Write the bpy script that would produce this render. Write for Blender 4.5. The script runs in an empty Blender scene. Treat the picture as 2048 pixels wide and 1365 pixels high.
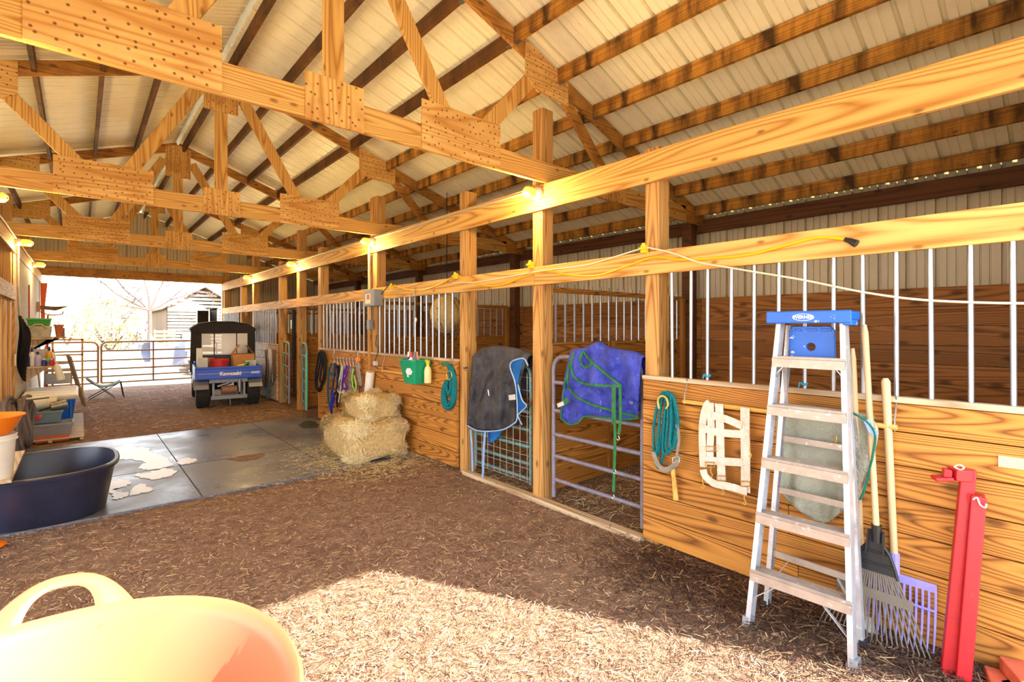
import bpy, bmesh, math, random
from mathutils import Vector, Matrix
R = random.Random(7)
V = Vector
SC = bpy.context.scene
COL = SC.collection
PI = math.pi
# ------------------------------------------------------------------ camera facts (2048x1365 frame)
F, YAW, EYE, CX, CY = 987.0, math.radians(41.2), 1.65, 1024.0, 655.0
FW = (math.sin(YAW), math.cos(YAW))
def ray(px, py):
    u = (px-CX)/F
    return V((FW[0]+u*FW[1], FW[1]-u*FW[0], (CY-py)/F))
O = V((0, 0, EYE))
def ax(px, py, X): d = ray(px, py); return O+d*(X/d.x)
def ay(px, py, Y): d = ray(px, py); return O+d*(Y/d.y)
def az(px, py, Z=0.0): d = ray(px, py); return O+d*((Z-EYE)/d.z)

# ------------------------------------------------------------------ helpers
def lin(c): c = c/255.0; return c/12.92 if c <= .04045 else ((c+.055)/1.055)**2.4
def S(r, g, b): return (lin(r), lin(g), lin(b), 1)
def mix3(a, b, t): return tuple(a[i]*(1-t)+b[i]*t for i in range(3))+(1,)

def catmull(pts, k=6, closed=False):
    P = [V(p) for p in pts]; n = len(P); out = []
    rng = range(n if closed else n-1)
    for i in rng:
        if closed: p0, p1, p2, p3 = P[(i-1) % n], P[i], P[(i+1) % n], P[(i+2) % n]
        else: p0, p1, p2, p3 = P[max(i-1, 0)], P[i], P[i+1], P[min(i+2, n-1)]
        for j in range(k):
            t = j/k
            out.append(.5*((2*p1)+(p2-p0)*t+(2*p0-5*p1+4*p2-p3)*t*t+(3*p1-p0-3*p2+p3)*t**3))
    if not closed: out.append(P[-1])
    return out

class MB:
    def __init__(s): s.v = []; s.f = []
    def add(s, vs, fs):
        n = len(s.v); s.v += [V(p) for p in vs]; s.f += [tuple(i+n for i in q) for q in fs]; return s
    def box(s, x0, x1, y0, y1, z0, z1):
        return s.add([(x, y, z) for z in (z0, z1) for y in (y0, y1) for x in (x0, x1)],
                     [(0, 2, 3, 1), (4, 5, 7, 6), (0, 1, 5, 4), (2, 6, 7, 3), (0, 4, 6, 2), (1, 3, 7, 5)])
    def hexa(s, lo, hi):     # two quads (4 pts each, same winding)
        return s.add(list(lo)+list(hi), [(3, 2, 1, 0), (4, 5, 6, 7)]+[(i, (i+1) % 4, 4+(i+1) % 4, 4+i) for i in range(4)])
    def beam(s, p0, p1, w, h, up=(0, 0, 1)):
        p0, p1, up = V(p0), V(p1), V(up); d = (p1-p0).normalized()
        a = d.cross(up).normalized()*(w/2); b = a.cross(d).normalized()*(h/2)
        q = [a+b, -a+b, -a-b, a-b]
        return s.hexa([p0+k for k in q], [p1+k for k in q])
    def prism(s, poly, vec):
        n = len(poly); vec = V(vec); A = [V(p) for p in poly]
        return s.add(A+[p+vec for p in A], [tuple(range(n-1, -1, -1)), tuple(range(n, 2*n))]+[(i, (i+1) % n, n+(i+1) % n, n+i) for i in range(n)])
    def tube(s, pts, r, n=8, closed=False, flat=1.0):
        P = [V(p) for p in pts]; m = len(P)
        rr = r if isinstance(r, (list, tuple)) else [r]*m
        t0 = (P[1]-P[0]).normalized(); up = V((0, 0, 1)) if abs(t0.z) < .9 else V((1, 0, 0))
        a = t0.cross(up).normalized(); vs = []
        for i in range(m):
            t = (P[(i+1) % m]-P[i-1]) if closed else (P[min(i+1, m-1)]-P[max(i-1, 0)])
            if t.length < 1e-9: t = t0
            t.normalize(); a = (a-t*a.dot(t)); a = a.normalized() if a.length > 1e-6 else t.orthogonal().normalized(); b = t.cross(a)
            for k in range(n):
                w = 2*PI*k/n; vs.append(P[i]+(a*math.cos(w)+b*math.sin(w)*flat)*rr[i])
        fs = [(i*n+k, i*n+(k+1) % n, ((i+1) % m)*n+(k+1) % n, ((i+1) % m)*n+k) for i in range(m if closed else m-1) for k in range(n)]
        if not closed: fs += [tuple(range(n-1, -1, -1)), tuple((m-1)*n+k for k in range(n))]
        return s.add(vs, fs)
    def cyl(s, p0, p1, r, n=14, r2=None): return s.tube([p0, p1], [r, r if r2 is None else r2], n)
    def lathe(s, c, prof, n=28, sx=1.0, sy=1.0, e=2.0, mat=None):
        c = V(c); vs = []
        for r, z in prof:
            for k in range(n):
                w = 2*PI*k/n; cx, sn = math.cos(w), math.sin(w)
                p = V((r*sx*math.copysign(abs(cx)**(2/e), cx), r*sy*math.copysign(abs(sn)**(2/e), sn), z))
                if mat: p = mat @ p
                vs.append(c+p)
        m = len(prof)
        fs = [(i*n+k, i*n+(k+1) % n, (i+1)*n+(k+1) % n, (i+1)*n+k) for i in range(m-1) for k in range(n)]
        fs += [tuple(range(n-1, -1, -1)), tuple((m-1)*n+k for k in range(n))]
        return s.add(vs, fs)
    def ball(s, c, rx, ry=None, rz=None, n=14, m=9):
        ry = ry or rx; rz = rz or rx
        return s.lathe(c, [(max(math.sin(PI*i/m), .01), -math.cos(PI*i/m)*rz) for i in range(m+1)], n, rx, ry)
    def strap(s, pts, nrm, w, t=.003):
        P = [V(p) for p in pts]; m = len(P); vs = []
        for i in range(m):
            d = (P[min(i+1, m-1)]-P[max(i-1, 0)]).normalized()
            nn = V(nrm(i/(m-1)) if callable(nrm) else nrm); a = d.cross(nn)
            a = (a.normalized() if a.length > 1e-6 else d.orthogonal().normalized())*(w/2); b = a.cross(d).normalized()*(t/2)
            vs += [P[i]+a+b, P[i]-a+b, P[i]-a-b, P[i]+a-b]
        fs = [(i*4+k, i*4+(k+1) % 4, (i+1)*4+(k+1) % 4, (i+1)*4+k) for i in range(m-1) for k in range(4)]
        fs += [(3, 2, 1, 0), tuple((m-1)*4+k for k in range(4))]
        return s.add(vs, fs)
    def grid(s, fn, nu, nv, thick=None):
        G = [[V(fn(i/nu, j/nv)) for j in range(nv+1)] for i in range(nu+1)]
        vs = [p for row in G for p in row]; k = nv+1
        fs = [(i*k+j, (i+1)*k+j, (i+1)*k+j+1, i*k+j+1) for i in range(nu) for j in range(nv)]
        return s.add(vs, fs)
    def build(s, name, mat, parent=None, smooth=False, bevel=0, label=None, thick=0, base=None, fix=True):
        off = parent['_o'] if parent else (V(base) if base is not None else None)
        if off is None:
            xs = [p.x for p in s.v]; ys = [p.y for p in s.v]; off = V(((min(xs)+max(xs))/2, (min(ys)+max(ys))/2, min(p.z for p in s.v)))
        off = V(off)
        me = bpy.data.meshes.new(name); me.from_pydata([p-off for p in s.v], [], s.f)
        if fix:
            bm = bmesh.new(); bm.from_mesh(me); bmesh.ops.recalc_face_normals(bm, faces=bm.faces); bm.to_mesh(me); bm.free()
        if smooth:
            me.polygons.foreach_set('use_smooth', [True]*len(me.polygons)); me.set_sharp_from_angle(angle=math.radians(smooth if smooth is not True else 40))
        me.materials.append(mat)
        o = bpy.data.objects.new(name, me); COL.objects.link(o)
        if parent: o.parent = parent
        else: o.location = off
        o['_o'] = tuple(off); TEMP.append(o)
        if thick: m = o.modifiers.new('solid', 'SOLIDIFY'); m.thickness = thick; m.offset = 0
        if bevel: m = o.modifiers.new('bevel', 'BEVEL'); m.width = bevel; m.segments = 2; m.limit_method = 'ANGLE'; m.angle_limit = math.radians(50)
        if label: o['label'] = label
        return o
TEMP = []
def tag(o, label, cat, group=None, kind=None):
    o['label'] = label; o['category'] = cat
    if group: o['group'] = group
    if kind: o['kind'] = kind
    return o
def thing(name, label, cat, loc, group=None):
    o = bpy.data.objects.new(name, None); COL.objects.link(o); o.empty_display_size = .1
    o.location = loc; o['_o'] = tuple(loc); TEMP.append(o)
    return tag(o, label, cat, group)
def struct(o): o['kind'] = 'structure'; return o
ORD = ['first', 'second', 'third', 'fourth', 'fifth', 'sixth', 'seventh', 'eighth', 'ninth', 'tenth', 'eleventh', 'twelfth', 'thirteenth', 'fourteenth']

# ------------------------------------------------------------------ materials
class NT:
    def __init__(s, name):
        s.m = bpy.data.materials.new(name); s.m.use_nodes = True; s.t = s.m.node_tree; s.n = s.t.nodes
        s.b = s.n['Principled BSDF']; s.o = s.n['Material Output']
    def new(s, t, **k):
        n = s.n.new(t)
        for a, v in k.items():
            if a.startswith('i_'): n.inputs[a[2:].replace('_', ' ')].default_value = v
            else: setattr(n, a, v)
        return n
    def link(s, a, b): s.t.links.new(a, b)
    def math(s, op, a, b=None, c=None):
        n = s.new('ShaderNodeMath', operation=op)
        for i, x in enumerate((a, b, c)):
            if x is None: continue
            if hasattr(x, 'links'): s.link(x, n.inputs[i])
            else: n.inputs[i].default_value = x
        return n.outputs[0]
    def mixc(s, fac, a, b, mode='MIX'):
        n = s.new('ShaderNodeMix', data_type='RGBA', blend_type=mode)
        for i, x in ((0, fac), (6, a), (7, b)):
            if hasattr(x, 'links'): s.link(x, n.inputs[i])
            else: n.inputs[i].default_value = x
        return n.outputs[2]
    def ramp(s, fac, stops):
        n = s.new('ShaderNodeValToRGB'); e = n.color_ramp.elements
        while len(e) < len(stops): e.new(.5)
        for k, (p, c) in enumerate(stops): e[k].position = p; e[k].color = c if len(c) == 4 else tuple(c)+(1,)
        s.link(fac, n.inputs[0]); return n.outputs[0]
    def coord(s, scale=(1, 1, 1), island=True, k=40, kind='Object'):
        tc = s.new('ShaderNodeTexCoord').outputs[kind]
        if island:
            g = s.new('ShaderNodeNewGeometry').outputs['Random Per Island']
            cv = s.new('ShaderNodeVectorMath', operation='SCALE'); cv.inputs[0].default_value = (k, k*.71, k*1.37); s.link(g, cv.inputs['Scale'])
            ad = s.new('ShaderNodeVectorMath', operation='ADD'); s.link(tc, ad.inputs[0]); s.link(cv.outputs[0], ad.inputs[1]); tc = ad.outputs[0]
        mp = s.new('ShaderNodeVectorMath', operation='MULTIPLY'); s.link(tc, mp.inputs[0]); mp.inputs[1].default_value = scale
        return mp.outputs[0]
    def noise(s, vec, scale=1, detail=4, rough=.55, dist=0):
        n = s.new('ShaderNodeTexNoise'); n.inputs['Scale'].default_value = scale; n.inputs['Detail'].default_value = detail
        n.inputs['Roughness'].default_value = rough; n.inputs['Distortion'].default_value = dist
        if vec is not None: s.link(vec, n.inputs['Vector'])
        return n.outputs['Fac']
    def bump(s, h, strength=.3, dist=.01):
        n = s.new('ShaderNodeBump'); n.inputs['Strength'].default_value = strength; n.inputs['Distance'].default_value = dist
        s.link(h, n.inputs['Height']); s.link(n.outputs[0], s.b.inputs['Normal'])
    def base(s, c):
        if hasattr(c, 'links'): s.link(c, s.b.inputs['Base Color'])
        else: s.b.inputs['Base Color'].default_value = c
        return s

def wood(name, dark, light, axis='Y', rough=.62, rings=55, knots=.05, stain=None, stain_amt=.5, vary=.3, fine=.42, spec=.3, stscale=None, dots=0):
    t = NT(name)
    i = 'XYZ'.index(axis)
    def sc(a, c): v = [c]*3; v[i] = a; return tuple(v)
    n1 = t.noise(t.coord(sc(.26, 4.6)), 1, 1.2, .4, .08)
    ring = t.math('PINGPONG', t.math('MULTIPLY', n1, rings*1.25), 1.0)
    ring = t.math('POWER', ring, 1.6)
    fib = t.noise(t.coord(sc(2.5, 130)), 1, 3, .6)
    fac = t.math('ADD', t.math('MULTIPLY', ring, 1-fine), t.math('MULTIPLY', fib, fine))
    c = t.ramp(fac, [(.1, light), (.42, mix3(dark, light, .66)), (.82, dark)])
    if knots:
        vo = t.new('ShaderNodeTexVoronoi'); vo.inputs['Scale'].default_value = 1; vo.voronoi_dimensions = '2D'
        s3 = t.new('ShaderNodeSeparateXYZ'); t.link(t.coord(k=17), s3.inputs[0]); o3 = [s3.outputs[q] for q in range(3)]; al = o3.pop(i); c3 = t.new('ShaderNodeCombineXYZ')
        t.link(t.math('MULTIPLY', al, 1.7), c3.inputs[0]); t.link(t.math('MULTIPLY', t.math('ADD', o3[0], o3[1]), 3.6), c3.inputs[1]); t.link(c3.outputs[0], vo.inputs['Vector'])
        kf = t.ramp(vo.outputs['Distance'], [(knots*.6, (1, 1, 1)), (knots*1.7, (0, 0, 0))])
        c = t.mixc(t.math('MULTIPLY', kf, .75), c, tuple(x*.42 for x in dark[:3])+(1,))
    if stain:
        sn = t.noise(t.coord(stscale or sc(3.0, 3.0), k=23), 1, 4, .6)
        c = t.mixc(t.math('MULTIPLY', t.ramp(sn, [(.42, (0, 0, 0)), (.62, (1, 1, 1))]), stain_amt), c, stain)
    if dots:
        vd = t.new('ShaderNodeTexVoronoi'); vd.voronoi_dimensions = '2D'; vd.inputs['Scale'].default_value = 1; vd.inputs['Randomness'].default_value = .8; sx = t.new('ShaderNodeSeparateXYZ'); t.link(t.coord((15, 15, 15), False), sx.inputs[0]); cx_ = t.new('ShaderNodeCombineXYZ'); t.link(sx.outputs[0], cx_.inputs[0]); t.link(sx.outputs[2], cx_.inputs[1]); t.link(cx_.outputs[0], vd.inputs['Vector'])
        c = t.mixc(t.ramp(vd.outputs['Distance'], [(.08, (.9, .9, .9)), (.14, (0, 0, 0))]), c, S(112, 62, 22))
    h = t.new('ShaderNodeHueSaturation'); t.link(c, h.inputs['Color']); h.inputs['Hue'].default_value = .506
    g = t.new('ShaderNodeNewGeometry').outputs['Random Per Island']
    t.link(t.math('ADD', t.math('MULTIPLY', g, vary), 1-vary/2), h.inputs['Value'])
    t.base(h.outputs[0]); t.b.inputs['Roughness'].default_value = rough; t.b.inputs['Specular IOR Level'].default_value = spec
    t.bump(fac, .25, .002)
    return t.m

def plain(name, c, rough=.5, metal=0, var=.12, scale=9, spec=.5, bump=0, second=None, sec=(.5, .65), amt=1.0, trans=0, sss=0, dirt=0):
    t = NT(name)
    n = t.noise(t.coord((1, 1, 1), False), scale, 5, .6)
    col = t.mixc(t.ramp(n, [(.3, (0, 0, 0)), (.72, (1, 1, 1))]), tuple(x*(1-var) for x in c[:3])+(1,), tuple(min(1, x*(1+var)) for x in c[:3])+(1,))
    if second:
        n2 = t.noise(t.coord((1, 1, 1), False), scale*2.3, 6, .65)
        col = t.mixc(t.math('MULTIPLY', t.ramp(n2, [(sec[0], (0, 0, 0)), (sec[1], (1, 1, 1))]), amt), col, second)
    t.base(col); t.b.inputs['Roughness'].default_value = rough; t.b.inputs['Metallic'].default_value = metal
    t.b.inputs['Specular IOR Level'].default_value = spec
    if trans: t.b.inputs['Transmission Weight'].default_value = trans
    if bump: t.bump(n, bump, .01)
    return t.m

def emit(name, c, s):
    t = NT(name); t.b.inputs['Emission Color'].default_value = c; t.b.inputs['Emission Strength'].default_value = s; t.base(c); return t.m

M = {}
TAN_D, TAN_L = S(176, 116, 58), S(226, 178, 112)
for a in 'XYZ':
    M['beam'+a] = wood('pine_beam_'+a, S(176, 112, 46), S(232, 180, 106), a, rings=40, knots=.035, vary=.12)
    M['post'+a] = wood('post_wood_'+a, S(150, 92, 42), S(212, 160, 98), a, rings=36, knots=.05, vary=.12)
    M['stall'+a] = wood('stall_board_'+a, S(112, 58, 18), S(202, 134, 62), a, rings=60, knots=.06, vary=.3)
    M['back'+a] = wood('back_board_'+a, S(96, 54, 22), S(166, 104, 52), a, rings=40, knots=.07, vary=.4)
    M['sill'+a] = wood('weathered_board_'+a, S(160, 128, 98), S(214, 188, 158), a, rings=30, knots=.03, vary=.15)
M['ply'] = wood('plywood_gusset', S(196, 132, 62), S(238, 190, 120), 'X', rings=26, knots=.0, vary=.12, stain=S(170, 100, 42), stain_amt=.3, dots=1)
M['plyZ'] = wood('plywood_upright', S(190, 126, 56), S(236, 186, 114), 'Z', rings=22, knots=.0, vary=.12, stain=S(160, 92, 36), stain_amt=.45, dots=1)
M['chordD'] = wood('rafter_wood', S(150, 88, 36), S(206, 142, 70), 'X', rings=30, vary=.2, stain=S(86, 48, 20), stain_amt=.4)
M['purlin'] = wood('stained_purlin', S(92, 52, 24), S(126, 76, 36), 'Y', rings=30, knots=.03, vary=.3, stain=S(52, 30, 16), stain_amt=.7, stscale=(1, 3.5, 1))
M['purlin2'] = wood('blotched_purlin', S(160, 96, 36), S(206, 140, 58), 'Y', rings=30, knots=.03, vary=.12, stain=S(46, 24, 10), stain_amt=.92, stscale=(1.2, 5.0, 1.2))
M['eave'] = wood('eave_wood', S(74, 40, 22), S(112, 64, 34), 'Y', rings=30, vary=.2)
M['old'] = wood('grey_log_wood', S(92, 78, 68), S(168, 152, 136), 'X', rings=30, vary=.3)
M['oldd'] = wood('brown_barn_wood', S(74, 52, 40), S(112, 84, 66), 'Z', rings=30, vary=.3)
M['handle'] = wood('handle_wood', S(150, 118, 84), S(208, 178, 140), 'Z', rings=16, knots=0, vary=.2)
M['dowel'] = wood('dowel_wood', S(206, 140, 66), S(240, 190, 110), 'Y', rings=10, knots=0, vary=.1)
M['osb'] = plain('weathered_osb', S(188, 172, 146), .8, var=.22, scale=16, second=S(140, 110, 74), sec=(.52, .7), amt=.6)
M['roof'] = plain('cream_roof_metal', S(250, 240, 206), .38, .0, .05, 3, .5)
M['siding'] = plain('cream_siding', S(206, 190, 160), .42, .0, .06, 3, .5)
M['white'] = plain('white_paint', S(236, 234, 228), .45, var=.05)
M['galv'] = plain('galvanized_pipe', S(168, 170, 178), .32, .85, .1, 18)
M['steel'] = plain('dull_steel', S(150, 148, 146), .4, .8, .15, 20)
M['brass'] = plain('brass', S(214, 178, 96), .35, .7, .1, 20)
M['wire'] = plain('galvanized_wire', S(206, 206, 204), .35, .6)
M['alu'] = plain('aluminium', S(196, 197, 204), .36, .6, .12, 14, second=S(240, 238, 236), sec=(.56, .66), amt=.6)
M['alus'] = plain('aluminium_brown_reflection', S(176, 160, 148), .42, .35, .12, 14, second=S(232, 228, 224), sec=(.6, .68), amt=.6)  # aluminium steps and rear bars, brown reflection put into the base colour
M['gate2'] = plain('weathered_gate_tube', S(134, 132, 152), .55, .35, .2, 14, second=S(150, 92, 60), sec=(.52, .68), amt=.75)
M['gate1'] = plain('teal_rusty_tube', S(104, 150, 152), .5, .2, .15, 12, second=S(142, 84, 56), sec=(.5, .62), amt=.85)
M['gatefar'] = plain('far_gate_tube', S(160, 120, 84), .5, .4, .15, 12)
M['teal'] = plain('teal_tube', S(90, 176, 160), .5, .1, .1, 12)
M['red'] = plain('red_painted_steel', S(178, 14, 28), .42, 0, .14, 10, second=S(216, 70, 74), sec=(.6, .8), amt=.45)
M['black'] = plain('black_plastic', S(30, 31, 35), .45, 0, .15)
M['rubber'] = plain('tyre_rubber', S(38, 36, 38), .85, 0, .25, 30, bump=.2)
M['grey'] = plain('grey_box_metal', S(140, 142, 146), .45, .2, .08)
M['ltgrey'] = plain('light_grey_plastic', S(196, 196, 196), .5)
M['conduit'] = plain('grey_conduit', S(186, 176, 156), .5)
M['yellow'] = plain('yellow_plastic', S(246, 200, 20), .4)
M['ycord'] = plain('yellow_cord_rubber', S(250, 182, 10), .4, var=.03)
M['wcord'] = plain('white_cord', S(226, 214, 186), .5, var=.05)
M['concrete'] = None
# ------------------------------------------------------------------ floor materials
t = NT('dirt_and_shavings')
c0 = t.coord((1, 1, 1), False)
big = t.noise(c0, .9, 4, .6); mid = t.noise(c0, 9, 6, .7); fin = t.noise(c0, 70, 4, .7)
vo = t.new('ShaderNodeTexVoronoi'); vo.inputs['Scale'].default_value = 46; vo.inputs['Randomness'].default_value = 1
t.link(t.coord((1, 1, 1), False), vo.inputs['Vector'])
cc = t.ramp(mid, [(.3, S(92, 66, 56)), (.5, S(146, 110, 92)), (.7, S(188, 152, 126))])
cc = t.mixc(t.math('MULTIPLY', t.ramp(fin, [(.4, (0, 0, 0)), (.62, (1, 1, 1))]), .55), cc, S(202, 168, 138))
cc = t.mixc(t.math('MULTIPLY', t.ramp(vo.outputs['Distance'], [(.1, (1, 1, 1)), (.4, (0, 0, 0))]), .45), cc, S(70, 46, 40))
cc = t.mixc(t.math('MULTIPLY', t.ramp(big, [(.4, (0, 0, 0)), (.65, (1, 1, 1))]), .3), cc, S(180, 152, 122))
t.base(cc); t.b.inputs['Roughness'].default_value = .95; t.b.inputs['Specular IOR Level'].default_value = .1
t.bump(t.math('ADD', mid, t.math('MULTIPLY', fin, .6)), 1.0, .05); M['dirt'] = t.m
t = NT('wet_concrete')
c0 = t.coord((1, 1, 1), False)
a = t.noise(c0, 1.1, 5, .6); b = t.noise(c0, 22, 5, .7)
cc = t.ramp(a, [(.3, S(66, 68, 80)), (.5, S(96, 98, 112)), (.72, S(124, 124, 134))])
cc = t.mixc(.25, cc, t.ramp(b, [(.3, S(56, 56, 64)), (.7, S(140, 138, 144))]))
t.base(cc); t.link(t.ramp(a, [(.35, (.22,)*3), (.65, (.5,)*3)]), t.b.inputs['Roughness']); t.bump(b, .15, .004); M['concrete'] = t.m
M['lime'] = plain('white_slab_patch', S(232, 234, 244), .35, var=.04, scale=20)  # even white for the irregular patches on the slab
M['joint'] = plain('dark_joint', S(62, 60, 62), .8)
t = NT('tan_yard_ground')  # yard earth in its own pale tan tones
c0 = t.coord((1, 1, 1), False)
cc = t.ramp(t.noise(c0, .7, 6, .65), [(.3, S(150, 134, 108)), (.55, S(186, 172, 146)), (.75, S(160, 154, 112))])
t.base(cc); t.b.inputs['Roughness'].default_value = .95; M['yard'] = t.m
def strawmat(name, stops, rough=.7):
    t = NT(name); g = t.new('ShaderNodeNewGeometry').outputs['Random Per Island']
    t.base(t.ramp(g, stops)); t.b.inputs['Roughness'].default_value = rough; t.b.inputs['Specular IOR Level'].default_value = .2; return t.m
M['straw'] = strawmat('straw_litter', [(0, S(84, 58, 48)), (.35, S(142, 106, 84)), (.7, S(192, 158, 122)), (1, S(228, 200, 158))])
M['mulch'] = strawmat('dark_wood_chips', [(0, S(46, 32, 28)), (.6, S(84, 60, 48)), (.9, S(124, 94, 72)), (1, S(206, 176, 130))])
M['hay'] = strawmat('hay_stalks', [(0, S(190, 162, 112)), (.4, S(224, 200, 150)), (.8, S(242, 226, 186)), (1, S(178, 174, 112))])
M['hayc'] = plain('hay_mass', S(196, 170, 120), .9, 0, .3, 26, .1, .8)
M['grasscl'] = strawmat('dry_grass', [(0, S(190, 176, 120)), (.6, S(214, 200, 150)), (1, S(160, 160, 90))])
# ------------------------------------------------------------------ place: dimensions of the barn (X right, Y away, Z up)
XW, XL, RX = 3.26, -.72, 1.27
YN, YF = -.28, 17.12
XR, XLO = 6.27, -3.73
SL = .345
def zr(X): return 4.85-SL*abs(X-RX)
P = {'P0': (2.08, 2.20), 'P1': (3.33, 3.465), 'P2': (4.55, 4.685), 'P3': (6.80, 7.02), 'P4': (9.05, 9.19), 'P5': (10.22, 10.38),
     'P6': (11.47, 11.60), 'P7': (13.66, 13.80), 'P8': (14.92, 15.05), 'P9': (17.0, 17.12)}
TR = [3.24, 6.72, 10.15, 13.60]

# ---- floor and yard
m = MB()
def fl(u, v):
    x = -4.2+u*10.9; y = -.6+v*18.0
    return (x, y, -.012+.011*math.sin(x*3.1+y*1.7)*math.sin(y*2.3-x*.9))
m.grid(fl, 70, 110); struct(m.build('floor', M['dirt'], smooth=True, base=(0, 8, 0)))
m = MB(); m.box(-.71, 3.2, 5.56, 9.28, -.12, .012); struct(m.build('trim_1', M['concrete'], base=(1, 7, 0), bevel=.01))
j = MB()
for x in (.89, 2.2): j.box(x-.006, x+.006, 5.57, 9.27, .0105, .0132)
j.box(-.7, 3.19, 6.96, 6.972, .0105, .0132)
struct(j.build('trim_2', M['joint'], base=(1, 7, 0)))
m = MB()
m.grid(lambda u, v: (-90+u*200, -30+v*180, -.05+.03*math.sin(u*90)*math.sin(v*70)), 60, 60)
o = m.build('ground', M['yard'], base=(0, 0, 0)); struct(o)

# ---- irregular white patches and puddle on the slab
def patch(name, pts, mat, label, cat, z=.014, k=5):
    q = catmull(pts, k, True); m = MB(); m.prism([(p.x+R.uniform(-.018, .018), p.y+R.uniform(-.03, .03), z) for p in q], (0, 0, .0025)); return tag(m.build(name, mat), label, cat)
def pz(*pp): return [az(x, y, .014) for x, y in pp]
patch('white_patch', pz((222, 900), (262, 896), (296, 897), (302, 905), (318, 910), (334, 918), (345, 930), (330, 936), (300, 940), (278, 936), (290, 924), (262, 920), (235, 920), (222, 915)), M['lime'], 'large white patch on the wet concrete right beside the black trough', 'blotch')
patch('white_patch', pz((270, 950), (300, 945), (330, 938), (352, 943), (340, 953), (310, 959), (282, 957)), M['lime'], 'oval white patch lying on the joint of the concrete pad', 'blotch')
patch('white_patch', pz((355, 924), (372, 917), (392, 919), (388, 926), (366, 930)), M['lime'], 'small white patch right of the slab joint corner', 'blotch')
patch('white_patch', pz((214, 966), (240, 961), (262, 965), (250, 973), (228, 980), (240, 985), (260, 984), (256, 993), (228, 1000), (226, 990), (214, 980)), M['lime'], 'forked white patch nearest the concrete edge by the trough', 'blotch')
patch('white_patch', pz((266, 974), (284, 968), (296, 976), (306, 976), (300, 984), (280, 988), (262, 990)), M['lime'], 'curled white patch near the front edge of the concrete pad', 'blotch')
patch('dung_patch', pz((455, 918), (490, 912), (528, 909), (520, 916), (490, 922), (462, 921)), M['dirt'], 'brown dirt patch on the dark concrete pad', 'dirt')
patch('drain_hole', pz((600, 848), (620, 842), (637, 850), (632, 856), (606, 856)), M['black'], 'dark drain patch at the back right of the concrete pad', 'drain')

# ---- roof: ribbed sheets, ridge strip
def ribprofile(y0, y1, pitch=.23):
    out = []; y = y0
    while y < y1-1e-6:
        for dy, h in ((0, 0), (.004, .04), (.03, .04), (.034, 0), (.098, 0), (.101, .012), (.109, .012), (.112, 0), (.164, 0), (.167, .012), (.175, .012), (.178, 0)):
            if y+dy < y1: out.append((y+dy, h))
        y += pitch
    out.append((y1, 0)); return out
pr = ribprofile(YN-.3, YF+.35)
for nm, sgn, xe in (('ceiling_right', 1, XR+.25), ('ceiling_left', -1, XLO-.25)):
    m = MB(); x0 = RX+sgn*.03
    vs = []; n = len(pr)
    for x in (x0, xe): vs += [(x, y, zr(x)+h) for y, h in pr]
    m.add(vs, [(i, i+1, n+i+1, n+i) for i in range(n-1)])
    struct(m.build(nm, M['roof'], base=(RX, 8, 3)))
m = MB(); m.prism([(RX-.17, YN-.3, zr(RX-.17)+.03), (RX, YN-.3, zr(RX)+.04), (RX+.17, YN-.3, zr(RX+.17)+.03), (RX+.17, YN-.3, zr(RX+.17)+.034), (RX, YN-.3, zr(RX)+.05), (RX-.17, YN-.3, zr(RX-.17)+.034)], (0, YF-YN+.6, 0))
struct(m.build('trim_3', M['white'], base=(RX, 8, 3)))  # daylight in the ridge gap put into the cap's white colour

# ---- outer walls: ribbed siding
def siding(name, p0, p1, ztop, zbot=0.0, mat=None):
    p0, p1 = V(p0), V(p1); L = (p1-p0).length; d = (p1-p0)/L; nn = V((d.y, -d.x, 0))
    a = ribprofile(0, L); m = MB(); vs = []
    for k in (0, 1):
        for s, h in a:
            q = p0+d*s+nn*h; z = (ztop(q) if callable(ztop) else ztop) if k else (zbot(q) if callable(zbot) else zbot)
            vs.append((q.x, q.y, z))
    n = len(a); m.add(vs, [(i, i+1, n+i+1, n+i) for i in range(n-1)])
    return struct(m.build(name, mat or M['siding'], base=(p0.x, p0.y, 0)))
siding('wall_right', (XR, YN, 0), (XR, YF, 0), lambda q: zr(XR)+.0)
siding('wall_left', (XLO, YF, 0), (XLO, 9.0, 0), lambda q: zr(XLO)+.0)
top = lambda q: zr(q.x)-.005
siding('wall_back_gable', (XR, YF+.03, 0), (XLO, YF+.03, 0), top, lambda q: 0 if (q.x > XW+.05 or q.x < XL-.05) else 3.0)
siding('wall_front_gable', (XLO, YN, 0), (XR, YN, 0), top, lambda q: 0 if (q.x > XW+.05 or q.x < XL-.05) else 2.97)
m = MB(); m.box(XL-.1, XW+.12, YF-.06, YF+.02, 2.96, 3.2); struct(m.build('trim_4', M['chordD'], bevel=.004))
m = MB(); m.box(XL-.1, XW+.12, YN+.02, YN+.06, 2.97, 3.2); struct(m.build('trim_5', M['chordD'], bevel=.004))
m = MB(); m.box(XW-.005, XW+.03, YF+.02, YF+.1, 0, 2.97); struct(m.build('trim_6', M['white']))

# ---- back planking of the stalls, one wall of planks behind them
m = MB(); z = 0.0
while z < 2.0:
    h = .185; y = YN+.05
    while y < YF-.1:
        y2 = min(y+3.47, YF-.05); m.box(6.14, 6.178, y+.002, y2-.002, z+.002, z+h-.003); y = y2
    z += h
struct(m.build('wall_stall_back', M['backY'], base=(6.15, 8, 0)))

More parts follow.
